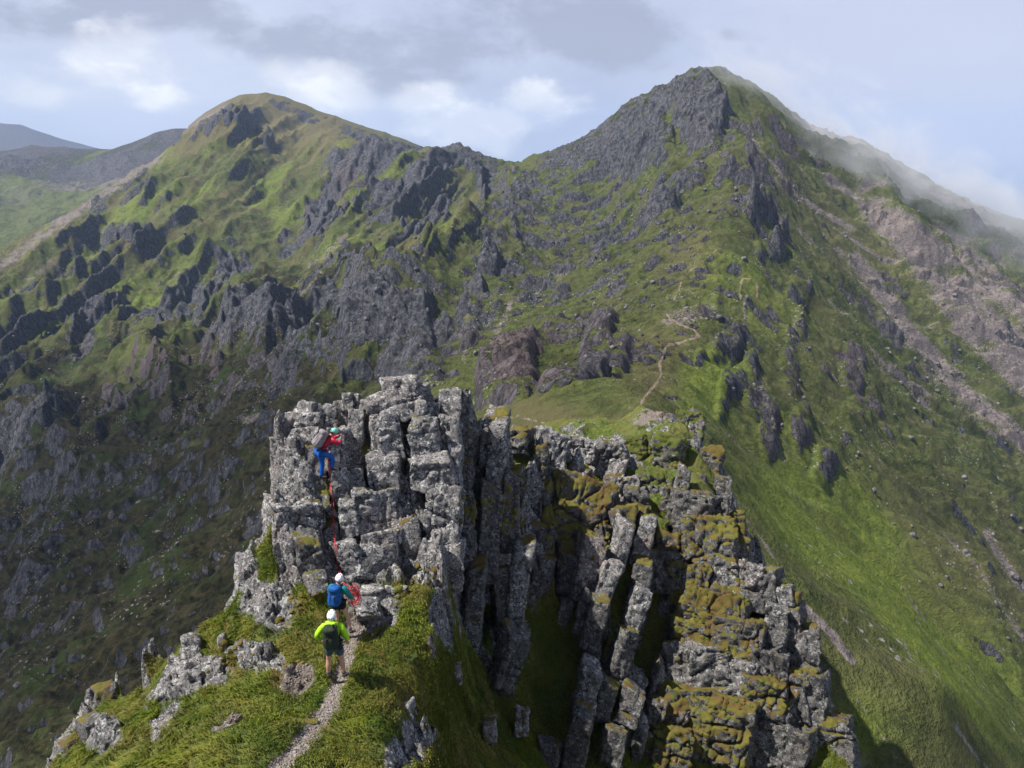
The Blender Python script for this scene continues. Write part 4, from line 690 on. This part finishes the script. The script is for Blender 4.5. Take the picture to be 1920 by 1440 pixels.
    # helmet
    hm = ico('helmet', H+up*.055, (.104, .122, .104), helmet, e, lambda p: Vector((p.x, p.y, p.z if p.z > -.28 else -.28+(p.z+.28)*.12)), rot=R_m)
    for (vx, vy, vz) in ((-.5,-.8,.15),(-.2,-.93,.15),(.2,-.93,.15),(.5,-.8,.15),(-.35,.2,.9),(.35,.2,.9),(0,-.5,.86),(-.75,0,.55),(.75,0,.55)):
        n_ = Vector((vx, vy, vz)).normalized(); c = H+up*.055+R_m@Vector((n_.x*.104, n_.y*.122, n_.z*.104)); ico('vent', c, (.010, .012, .022), DARKH, hm, sub=2, rot=R_m)
    tube('strap', [H+R_m@Vector((s*.085, .02, z_)) for s, z_ in ((-1, .05), (-.8, -.06), (0, -.12), (.8, -.06), (1, .05))], .006, DARKH, hm)
    # backpack against the back
    ch, wa = Vector(J['chest']), Vector(J['waist']); sp = (Vector(J['neck'])-wa).normalized(); bk = -(Vector(J['rsho'])-Vector(J['lsho'])).cross(sp).normalized(); bk = -bk if bk.dot(Vector(J['back'])) < 0 else bk
    Rp = Matrix(((Vector(J['rsho'])-Vector(J['lsho'])).normalized(), -bk, sp)).transposed().to_3x3(); pc = ch*.62+wa*.38+bk*.215
    sq = lambda e_: (lambda p: Vector(tuple(math.copysign(abs(c)**e_, c) for c in p)))
    pk = ico('backpack', pc, (.168, .135, .265), pack, e, lambda p: (lambda q: Vector((q.x*(1-.12*q.z), q.y*(1-.1*q.z), q.z)))(sq(.62)(p)), rot=Rp)
    ico('lid', pc+sp*.235+bk*.015, (.155, .145, .085), pack, pk, sq(.7), rot=Rp); ico('front_pocket', pc-sp*.07+bk*.105, (.125, .06, .155), pack, pk, sq(.6), rot=Rp)
    for s in (-1, 1):
        sh = Vector(J['rsho' if s > 0 else 'lsho']); fr_ = -bk; tube('shoulder_strap', [pc+Rp@Vector((s*.09, .08, .22)), ch*.3+Vector(J['neck'])*.7+Rp@Vector((s*.10, .02, .06)), ch+Rp@Vector((s*.12, .155, .02)), pc+Rp@Vector((s*.15, .16, -.16))], .018, DARKH, pk)
        tube('side_strap', [pc+Rp@Vector((s*.155, -.02, .17)), pc+Rp@Vector((s*.165, -.04, -.16))], .007, DARKH, pk)
        tube('lid_strap', [pc+Rp@Vector((s*.06, -.135, .25)), pc+Rp@Vector((s*.06, -.165, .02)), pc+Rp@Vector((s*.06, -.16, -.10))], .008, DARKH, pk)
    tube('hip_belt', [pc+Rp@Vector((x_, y_, -.20)) for x_, y_ in ((-.14, .05), (-.20, .18), (-.10, .33), (.10, .33), (.20, .18), (.14, .05))], .022, DARKH, pk)
    if hood: ico('hood', Vector(J['neck'])+Vector((0, -.065, .0)), (.15, .12, .085), jacket, e, lambda p: p*(1+.10*math.sin(9*p.x)*math.cos(7*p.y)))
    # harness
    pv = Vector(J['pelvis']); R0 = .185; tube('harness', [pv+Vector((math.cos(a)*R0, math.sin(a)*R0*.80, .05)) for a in np.linspace(0, 2*math.pi, 18)], .016, DARKH, e)
    return e, pk
def J0(**kw):
    d = dict(pelvis=(0,0,.95), waist=(0,0,1.10), chest=(0,0,1.32), neck=(0,.01,1.50), head=(0,.03,1.61), crown=(0,.03,1.70), face=(0,1,.15), back=(0,-1,0),
      lsho=(-.19,0,1.44), lelb=(-.36,-.06,1.19), lwri=(-.27,.08,.98), rsho=(.19,0,1.44), relb=(.31,-.03,1.17), rwri=(.28,.10,.95),
      lhip=(-.10,0,.90), lkne=(-.15,.03,.50), lcal=(-.16,-.01,.36), lank=(-.17,-.02,.09), ltoe=(-.20,.15,.035),
      rhip=(.10,0,.90), rkne=(.15,.03,.50), rcal=(.165,-.01,.36), rank=(.18,-.02,.09), rtoe=(.24,.14,.035)); d.update(kw); return d
def stand(px, py):
    q = spot(px, py); return Vector((q[0], q[1], floor_z(q[0], q[1], q[2]+.6)))
LIME = plain('lime_jacket', (.36, .68, .02), .6, .06, 8, .2); TEAL = plain('teal_top', (.01, .20, .21), .8, .1, 8, .2); REDJ = plain('red_jacket', (.48, .015, .05), .7, .1, 8)
f1 = stand(632, 1281)
person_g, pk1 = person('person in a lime jacket and white helmet standing on the path, nearest the camera', f1+Vector((0,0,.13)), math.radians(2), J0(face=(.0,1,.35)), LIME, plain('blue_grey_shorts', (.050, .085, .105), .8), 'shorts', WHITE, plain('dark_green_pack', (.022, .036, .022), .8, .2, 20, .3), 1.63, hood=True)
tube('rolled_pole', [(.10, -.30, 1.62), (.135, -.20, 1.22)], .022, plain('maroon_handle', (.06, .012, .015)), pk1)
ico('pouch', (.17, -.17, .98), (.07, .06, .09), DARKH, pk1)
f2 = stand(640, 1193); BLK = plain('black_shorts', (.012, .012, .014), .8)
person_t, pk2 = person('person in a teal top and black shorts with a blue backpack, at the tower foot', f2+Vector((0,0,.10)), math.radians(-10), J0(face=(.15,1,.45), neck=(.02,.05,1.49), head=(.04,.09,1.60), crown=(.04,.07,1.69),
    relb=(.33,.02,1.16), rwri=(.32,.20,.98), lelb=(-.27,.06,1.15), lwri=(-.12,.26,1.02), rkne=(.22,.03,.50), rcal=(.25,0,.36), rank=(.29,-.03,.09), rtoe=(.37,.12,.035), lkne=(-.10,.05,.50), lcal=(-.10,.02,.36), lank=(-.10,-.02,.09), ltoe=(-.13,.15,.035)),
    TEAL, BLK, 'short_shorts', WHITE, plain('blue_pack', (.008, .085, .30), .7, .2, 14, .2), 1.54, boots=plain('grey_boot', (.045, .04, .045)))
f3 = stand(605, 903)
person_r, pk3 = person('person in a red jacket and blue trousers climbing the rock tower with a grey backpack', f3+Vector((0,0,.06)), math.radians(-58), J0(pelvis=(0,.04,.93), waist=(0,.10,1.06), chest=(0,.24,1.24), neck=(0,.37,1.38), head=(.01,.46,1.45), crown=(.01,.50,1.53), face=(.2,1,-.35), back=(0,-1,.5),
    lsho=(-.18,.33,1.33), lelb=(-.24,.50,1.16), lwri=(-.10,.62,1.28), rsho=(.18,.33,1.33), relb=(.24,.50,1.14), rwri=(.12,.64,1.24),
    lhip=(-.09,.02,.90), lkne=(-.05,.05,.50), lcal=(-.04,.0,.36), lank=(-.03,-.02,.09), ltoe=(-.03,.16,.035), rhip=(.09,.05,.90), rkne=(.12,.34,.70), rcal=(.13,.32,.56), rank=(.13,.28,.36), rtoe=(.13,.44,.30)),
    REDJ, plain('blue_trousers', (.006, .10, .42), .7, .15, 10, .2), 'trousers', plain('mint_helmet', (.22, .58, .52), .4), plain('grey_pack', (.24, .21, .22), .8, .12, 16, .2), 1.58, boots=plain('black_boot', (.02, .02, .025)))
# ---------------------------------------------------------------- rope
ROPE = plain('red_rope', (.50, .045, .055), .7, .1, 60)
def sm(pts, n):
    pts = np.array(pts); t_ = np.linspace(0, len(pts)-1, n); o = np.stack([np.interp(t_, range(len(pts)), pts[:, k]) for k in range(3)], -1)
    for _ in range(5): o[1:-1] = (o[:-2]+o[1:-1]*2+o[2:])/4
    return o
hip3 = person_r.matrix_basis @ Vector((.16, .16, .98))
rp = [np.array(hip3)]+[spot(np.interp(y, [892,945,1005,1060,1098], [618,622,626,632,641]), y, .10) for y in range(892, 1100, 7)]
hand2 = person_t.matrix_basis @ Vector((.34, .34, .95))
L1 = sm(rp+[np.array(hand2)+(0,0,.10)], 90); rr = random.Random(4); loops = []
cc = np.array(hand2)+np.array([-.04, .04, -.02])
for k in range(420):
    a = k/420*2*math.pi*11; q = .17+.06*math.sin(a*.37+1)+.03*math.sin(a*.13); loops.append(cc+np.array([math.cos(a)*q*.50+.05*math.sin(a*.21), .10*math.sin(a*.5)+.03*math.cos(a), math.sin(a)*q*1.05+.05*math.cos(a*.31)]))
V1 = np.concatenate([L1, loops]); rope = tube('climbing_rope', V1-V1[0], .0085, ROPE, seg=6); rope.location = V1[0]
tag(rope, 'thin red climbing rope running down the crack from the climber to a loose coil', 'rope')
rp2 = sm([np.array(hip3)+(.02,0,0)]+[p+np.array([.035+.02*math.sin(i), 0, 0]) for i, p in enumerate(rp[1:])]+[np.array(hand2)+(.03,0,.2)], 80)
rope2 = tube('climbing_rope', rp2-rp2[0], .0075, ROPE, seg=6); rope2.location = rp2[0]; tag(rope2, 'second strand of red rope, close right of the one that ends in the coil', 'rope')
# ---------------------------------------------------------------- grass, stones, ferns
vis = (ND < 31) & (npx > -60) & (npx < 1980) & (npy > 700) & (npy < 1520)
area = RRn*(AZn[0,1]-AZn[0,0])*RRn*(lrn[1]-lrn[0])*np.sqrt(1+bs_n**2)
wgt = np.where(vis, area*(1-sstep(.25, .5, NR_))*(1-sstep(.2, .5, NG_))*(1-.55*sstep(1.2, 2.2, bs_n)*(1-veg))*(.6+.4*(1-NB_))*(1+1.6*veg), 0)
clump = sstep(-.25, .35, fbm2(NX*2.2, NY*2.2, 3, 600)); wgt = wgt*(.15+clump)
pr = (wgt/wgt.sum()).ravel(); NBL = 290000
idx = rng.choice(len(pr), NBL, p=pr); gx = NX.ravel()[idx]+rng.normal(0, .03, NBL); gy = NY.ravel()[idx]+rng.normal(0, .03, NBL); gzv = gz(gx, gy)-.01
tall = fbm2(gx*.7, gy*.7, 3, 610); Lb = (.08+.12*rng.random(NBL))*(1+.9*np.clip(tall, -.5, 1)); th = rng.random(NBL)*2*math.pi
ln_ = .35+.6*rng.random(NBL); wa = -2.2+1.4*fbm2(gx*.5, gy*.5, 2, 620); dx_ = np.cos(th)*.55+np.cos(wa)*.6; dy_ = np.sin(th)*.55+np.sin(wa)*.6
bw = .006+.006*rng.random(NBL); px_ = -np.sin(th)*bw; py_ = np.cos(th)*bw
b0 = np.stack([gx-px_, gy-py_, gzv], -1); b1 = np.stack([gx+px_, gy+py_, gzv], -1)
m_ = np.stack([gx+dx_*ln_*Lb*.35, gy+dy_*ln_*Lb*.35, gzv+Lb*.62], -1); tp = np.stack([gx+dx_*ln_*Lb, gy+dy_*ln_*Lb, gzv+Lb*(1-.35*ln_)], -1)
po = np.stack([px_, py_, 0*px_], -1)*.7
GV = np.stack([b0, b1, m_+po, m_-po, tp+po*.2, tp-po*.2], 1).reshape(-1, 3); ii = np.arange(NBL)[:, None]*6
GF = np.concatenate([ii+np.array([[0,1,2,3]]), ii+np.array([[3,2,4,5]])])
hue = np.clip(.5+.9*fbm2(gx*.9, gy*.9, 4, 630)+rng.normal(0, .16, NBL), 0, 1); dry = np.clip(.36+1.2*fbm2(gx*.6, gy*.6, 3, 640)+rng.normal(0, .2, NBL), 0, 1)
c = np.stack([.060+.18*hue, .130+.14*hue, .014+.01*hue], -1); c = c*(1-dry[:,None]*.55)+np.array([.36, .27, .09])*dry[:,None]*.55
GC = np.repeat(np.concatenate([c, np.ones((NBL,1))], -1)[:, None], 6, 1).reshape(-1, 4)
mg, t, b = new_mat('grass_blades'); t.set(b.inputs['Base Color'], t.n('ShaderNodeAttribute', attribute_name='tint').outputs['Color']); b.inputs['Roughness'].default_value = .6
tag(mesh_np('grass', GV, GF, mg, attrs={'tint': GC}), 'windblown green and straw coloured grass on the near crest', 'grass', kind='stuff')
# moss cushions hanging on ledges and rock edges
def surf_n(px, py, p):
    h = _bv.ray_cast(Vector((0,0,0)), Vector(ray(px, py))); n = Vector((0,0,1))
    if h[0] is not None and abs(h[3]-np.linalg.norm(p)) < .05: n = h[1] if h[1].dot(h[0]) < 0 else -h[1]
    else: e = .15; n = Vector((float(gz(p[0]-e, p[1])-gz(p[0]+e, p[1])), float(gz(p[0], p[1]-e)-gz(p[0], p[1]+e)), 2*e)).normalized()
    return np.array(n.to_track_quat('Z', 'Y').to_matrix()).T
def cushions(n, seed, boxes, smin, smax, mat, name, label):
    r = np.random.default_rng(seed); V, Fq, off = [], [], 0
    bm = bmesh.new(); bmesh.ops.create_icosphere(bm, subdivisions=3, radius=1); bv = np.array([v.co[:] for v in bm.verts]); bf = np.array([[v.index for v in f.verts] for f in bm.faces]); bm.free()
    for k in range(n):
        x0, x1, y0, y1 = boxes[k % len(boxes)]; qx, qy = r.uniform(x0, x1), r.uniform(y0, y1); p = spot(qx, qy); nr = surf_n(qx, qy, p)
        if np.linalg.norm(p) > 45: continue
        s_ = r.uniform(smin, smax); v = bv*np.array([s_, s_, s_*.38])*(1+.35*n3(bv*1.7+k*3.3, 3)[:, None]+.15*n3(bv*5+k, 4)[:, None]); V.append(v@nr+p); Fq.append(bf+off); off += len(v)
    tag(mesh_np(name, np.concatenate(V), np.concatenate(Fq), mat), label, 'moss', kind='stuff')
M_MOSS, t, b = new_mat('moss_cushion'); pos = t.n('ShaderNodeNewGeometry').outputs['Position']; mc, mh = moss_core(t, pos); t.set(b.inputs['Base Color'], mc); t.set(b.inputs['Normal'], t.n('ShaderNodeBump', i={'Strength': 1.0, 'Distance': .05, 'Height': mh}).outputs[0])
cushions(600, 5, [(690,800,1150,1260),(780,960,1250,1430),(850,1000,1300,1440),(740,820,1060,1140),(720,800,1230,1330),(540,610,1110,1160),(520,580,1160,1260),(860,930,930,980),(940,985,900,1000),(1040,1140,930,1050),(1250,1340,1020,1120),(1240,1420,1140,1240),(1230,1400,1300,1440),(1390,1470,1270,1330),(380,480,1160,1260),(620,760,1180,1240),(1150,1290,830,900)], .03, .10, M_MOSS, 'moss', 'olive and rust coloured moss cushions on ledges and rock edges')
# pebbles on the path and in the bare patches
def pebbles(n, seed):
    r = np.random.default_rng(seed); V, Fq, off = [], [], 0; bm = bmesh.new(); bmesh.ops.create_icosphere(bm, subdivisions=1, radius=1); bv = np.array([v.co[:] for v in bm.verts]); bf = np.array([[v.index for v in f.verts] for f in bm.faces]); bm.free()
    w = np.where(vis, area*sstep(.5, .8, NG_), 0).ravel(); w /= w.sum(); ix = r.choice(len(w), n, p=w); x = NX.ravel()[ix]+r.normal(0, .02, n); y = NY.ravel()[ix]+r.normal(0, .02, n); z = gz(x, y)
    for k in range(n):
        s_ = .006+.024*r.random()**3; v = bv*(1+r.uniform(-.3, .3, (len(bv), 1)))*r.uniform(.6, 1.2, 3)*s_*np.array([1, 1, .6]); V.append(v+(x[k], y[k], z[k]+.01)); Fq.append(bf+off); off += len(v)
    tag(mesh_np('gravel', np.concatenate(V), np.concatenate(Fq), M_GRAVEL, smooth=False), 'small grey and pink stones on the path and bare patches', 'gravel', kind='stuff')
pebbles(3500, 8)
for (x, y, s_, lab) in ((583,1357,.17,'flat pale stone lying in the middle of the gravel path'),(434,1358,.14,'pale stone in the grass left of the path'),(536,1338,.12,'small stone at the left edge of the path, below the bend')):
    p = hit(x, y); q, Fc = rock_mesh(p+(0,0,.02), (s_*1.5, s_, s_*.5), rotm(.4, .1, .1), int(x), res=.02, amp=.02); o = mesh_np('stone', q-p, Fc, M_ROCKP); o.location = p; tag(o, lab, 'stone')
# fern
FERN = plain('fern_green', (.035, .065, .012), .6, .2, 40)
def fern(px, py, size, seed, label):
    r = random.Random(seed); p = spot(px, py); V, Fq = [], []
    for k in range(13):
        a = k*2.4+r.random(); L = size*r.uniform(.7, 1.1)
        for j in range(1, 16):
            f = j/16; x = L*f*.85; z = L*(1.0*f-.75*f*f); w_ = L*.30*math.sin(math.pi*min(1, f*.9+.12))
            for s in (-1, 1):
                base_ = [(x, 0, z), (x+.05*L, s*w_, z-.02*L), (x+.075*L, s*w_*.9, z-.02*L), (x+.045*L, 0, z+.01*L)]; i = len(V)
                for (u, v, ww) in base_: V.append((u*math.cos(a)-v*math.sin(a), u*math.sin(a)+v*math.cos(a), ww))
                Fq.append((i, i+1, i+2, i+3))
    o = mesh_np('fern', V, Fq, FERN, smooth=False); o.location = p; tag(o, label, 'fern')
fern(768, 1236, .22, 1, 'bright green fern at the cliff edge right of the lime jacket person')
# ---------------------------------------------------------------- sky, sun, air, camera
SUN_AZ, SUN_EL = math.radians(-97), math.radians(57)      # azimuth from straight ahead, towards the left and a little behind
sd = Vector((math.sin(SUN_AZ)*math.cos(SUN_EL), math.cos(SUN_AZ)*math.cos(SUN_EL), math.sin(SUN_EL)))
su = bpy.data.lights.new('sun', 'SUN'); su.energy = 5.0; su.angle = math.radians(.6); su.color = (1, .955, .88)
so = bpy.data.objects.new('sun', su); COL.objects.link(so); so.rotation_euler = sd.to_track_quat('Z', 'Y').to_euler()
w = bpy.data.worlds.new('World'); S.world = w; w.use_nodes = True; t = NT(w.node_tree); w.node_tree.nodes.clear()
sky = t.n('ShaderNodeTexSky', sky_type='NISHITA'); sky.sun_disc = False; sky.sun_elevation = SUN_EL; sky.sun_rotation = SUN_AZ; sky.air_density = 1.2; sky.dust_density = 1.5; sky.altitude = 900
d = t.n('ShaderNodeTexCoord').outputs['Generated']; xyz = t.n('ShaderNodeSeparateXYZ', i={0: d})
# clouds: noise over a flat cloud deck seen in perspective, softened towards the horizon
el = xyz.outputs[2]
stretch = t.n('ShaderNodeMapping', i={'Vector': d, 'Scale': (1.0, 1.0, 2.0), 'Location': (.35, .1, .62)}).outputs[0]
c1 = t.noise(stretch, 2.3, 7, .56, .25); c2 = t.noise(stretch, 9.0, 8, .62, .3)
wisp = t.noise(t.n('ShaderNodeMapping', i={'Vector': d, 'Scale': (1.0, 1.0, 1.8), 'Location': (1.7, .6, 2.1)}).outputs[0], 5.0, 9, .60, .15)
def lobe(px, py, sx, sz, amt=.9):
    c = ray(px, py); v = t.n('ShaderNodeVectorMath', operation='SUBTRACT', i={0: d, 1: tuple(c)}).outputs[0]
    v = t.n('ShaderNodeVectorMath', operation='DIVIDE', i={0: v, 1: (sx, sx*1.5, sz)}).outputs[0]; L_ = t.n('ShaderNodeVectorMath', operation='LENGTH', i={0: v}).outputs['Value']
    return t.step(t.m('ADD', t.m('SUBTRACT', 1.0, L_), t.m('MULTIPLY', t.m('SUBTRACT', wisp, .5), 4.0)), .05, amt*.75)
def mx(*L):
    r = L[0]
    for q in L[1:]: r = t.m('MAXIMUM', r, q)
    return r
fin = t.mix(t.step(c1, .32, .68), (3.3, 3.65, 5.0), (4.8, 5.15, 6.3))
fin = t.mix(t.m('MULTIPLY', mx(lobe(1700, 60, .34, .10), lobe(1500, 150, .22, .10), lobe(1850, 250, .2, .08)), .85), fin, (4.3, 4.5, 5.7))
dark = mx(lobe(820, 95, .20, .055), lobe(1050, 50, .26, .07), lobe(620, 60, .12, .05), lobe(740, 150, .07, .03), lobe(90, 40, .12, .04), lobe(400, 300, .12, .03), lobe(300, 10, .2, .04))
fin = t.mix(t.m('MULTIPLY', dark, .85), fin, (2.7, 2.85, 3.75))
lite = mx(lobe(210, 120, .10, .05), lobe(290, 185, .07, .03), lobe(900, 225, .13, .035), lobe(800, 190, .06, .03), lobe(600, 170, .08, .04), lobe(1000, 180, .08, .04), lobe(100, 180, .09, .03))
fin = t.mix(t.m('MULTIPLY', lite, .75), fin, (6.4, 6.5, 6.9))
fin = t.mix(t.m('MULTIPLY', t.m('MULTIPLY', t.step(c2, .46, .62), lite), .8), fin, (7.8, 7.8, 7.9))
fin = t.mix(.92, sky.outputs[0], fin)
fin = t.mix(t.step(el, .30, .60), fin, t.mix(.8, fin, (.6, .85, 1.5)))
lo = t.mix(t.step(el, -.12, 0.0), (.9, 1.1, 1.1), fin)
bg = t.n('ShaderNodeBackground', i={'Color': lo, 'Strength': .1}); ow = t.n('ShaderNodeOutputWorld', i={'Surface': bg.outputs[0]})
cam = bpy.data.cameras.new('camera'); cam.sensor_width = 36; cam.lens = F_PX/W_PX*36; cam.clip_start = .1; cam.clip_end = 40000
co = bpy.data.objects.new('camera', cam); COL.objects.link(co); co.location = (0, 0, 0); co.rotation_euler = (math.pi/2-PITCH, 0, 0); S.camera = co
S.view_settings.view_transform = 'Standard'; S.view_settings.look = 'None'; S.view_settings.exposure = 0.6; S.view_settings.gamma = 1
S.cycles.volume_max_steps = 128; S.cycles.volume_bounces = 1

# ---------------------------------------------------------------- the air between near and far
def haze_box(x0, x1, y0, y1, z0, z1, dens, col):
    v = [(x, y, z) for x in (x0, x1) for y in (y0, y1) for z in (z0, z1)]
    m = bpy.data.materials.new('air'); m.use_nodes = True; t = NT(m.node_tree); m.node_tree.nodes.clear()
    pv = t.n('ShaderNodeVolumePrincipled', i={'Color': col, 'Density': dens}); t.n('ShaderNodeOutputMaterial', i={'Volume': pv.outputs[0]})
    o = mesh_np('haze', v, [(0,1,3,2),(4,6,7,5),(0,4,5,1),(2,3,7,6),(0,2,6,4),(1,5,7,3)], m, smooth=False)
    tag(o, 'thin blue haze in the air over the valley', 'haze', kind='stuff'); return o
haze_box(-6500, 6500, -300, 7200, -2600, 260,   .00009, (.50, .68, 1.0))
# ---------------------------------------------------------------- mist drifting over the right shoulder of the summit
def mist(px, py, Dm, hx, hy, hz, roll, dens, label, seed):
    c = at(px, py, Dm); m = bpy.data.materials.new('mist'); m.use_nodes = True; t = NT(m.node_tree); m.node_tree.nodes.clear()
    ob = t.n('ShaderNodeTexCoord').outputs['Object']; u = t.n('ShaderNodeMapping', i={'Vector': ob, 'Scale': (1/hx, 1/hy, 1/hz)}).outputs[0]
    rad = t.n('ShaderNodeVectorMath', operation='LENGTH', i={0: u}).outputs['Value']
    nz = t.noise(t.n('ShaderNodeMapping', i={'Vector': ob, 'Location': (seed, 0, 0), 'Scale': (1, 1, 1.5)}).outputs[0], .016, 5, .62, .6)
    f = t.step(t.m('ADD', t.m('SUBTRACT', 1.0, rad), t.m('MULTIPLY', t.m('SUBTRACT', nz, .5), 3.2)), .15, .75)
    f = t.m('MULTIPLY', f, t.step(rad, 1.0, .75))
    pv = t.n('ShaderNodeVolumePrincipled', i={'Color': (.93, .95, 1.0), 'Density': t.m('MULTIPLY', f, dens)}); t.n('ShaderNodeOutputMaterial', i={'Volume': pv.outputs[0]})
    bm = bmesh.new(); bmesh.ops.create_icosphere(bm, subdivisions=4, radius=1)
    for v in bm.verts: v.co = Vector((v.co.x*hx, v.co.y*hy, v.co.z*hz))
    me = bpy.data.meshes.new('mist'); bm.to_mesh(me); bm.free(); me.materials.append(m); o = bpy.data.objects.new('mist', me); COL.objects.link(o); o.location = c; o.rotation_euler = (0, math.radians(roll), 0)
    tag(o, label, 'mist', kind='stuff')
mist(1660, 320, 700, 210, 60, 62, 27, .016, 'thin white mist blowing across the right shoulder of the main summit', 3)
mist(1960, 450, 560, 75, 45, 40, 30, .005, 'patch of white mist at the right edge above the scree', 30)

# an unseen broken cloud, added out of frame to shade the lower left slopes
def cloud(cx_, cy_, cz_, sx, sy, thr, seed, label):
    r = np.random.default_rng(seed); bm = bmesh.new(); bmesh.ops.create_icosphere(bm, subdivisions=6, radius=1); bv = np.array([v.co[:] for v in bm.verts]); bf = np.array([[v.index for v in f.verts] for f in bm.faces]); bm.free()
    v = bv*(1+.30*fbm3(bv*2+seed, 5, 3)[:, None])*np.array([sx, sy, 45])
    m, t, b = new_mat('cloud_white'); b.inputs['Base Color'].default_value = (.9, .9, .92, 1); tr = t.n('ShaderNodeBsdfTransparent')
    ob = t.n('ShaderNodeTexCoord').outputs['Object']; rad = t.n('ShaderNodeVectorMath', operation='LENGTH', i={0: t.n('ShaderNodeMapping', i={'Vector': ob, 'Scale': (1/sx, 1/sy, 0)}).outputs[0]}).outputs['Value']
    f = t.step(t.m('ADD', t.m('SUBTRACT', 1.0, rad), t.m('MULTIPLY', t.m('SUBTRACT', t.noise(ob, .009, 5, .6), .5), 1.8)), .0, .55)
    mx_ = t.n('ShaderNodeMixShader', i={0: t.m('MULTIPLY', f, thr)}); out = [n for n in m.node_tree.nodes if n.type == 'OUTPUT_MATERIAL'][0]
    t.L.new(tr.outputs[0], mx_.inputs[1]); t.L.new(b.outputs[0], mx_.inputs[2]); t.L.new(mx_.outputs[0], out.inputs[0])
    o = mesh_np('cloud', v, bf, m); o.location = (cx_, cy_, cz_); tag(o, label, 'cloud', kind='stuff')
hc = 1000.; offx = sd.x/sd.z*hc; offy = sd.y/sd.z*hc
cloud(offx-235, offy+235, hc-130, 250, 240, .40, 5, 'unseen broken cloud added high on the left to shade the slope below')
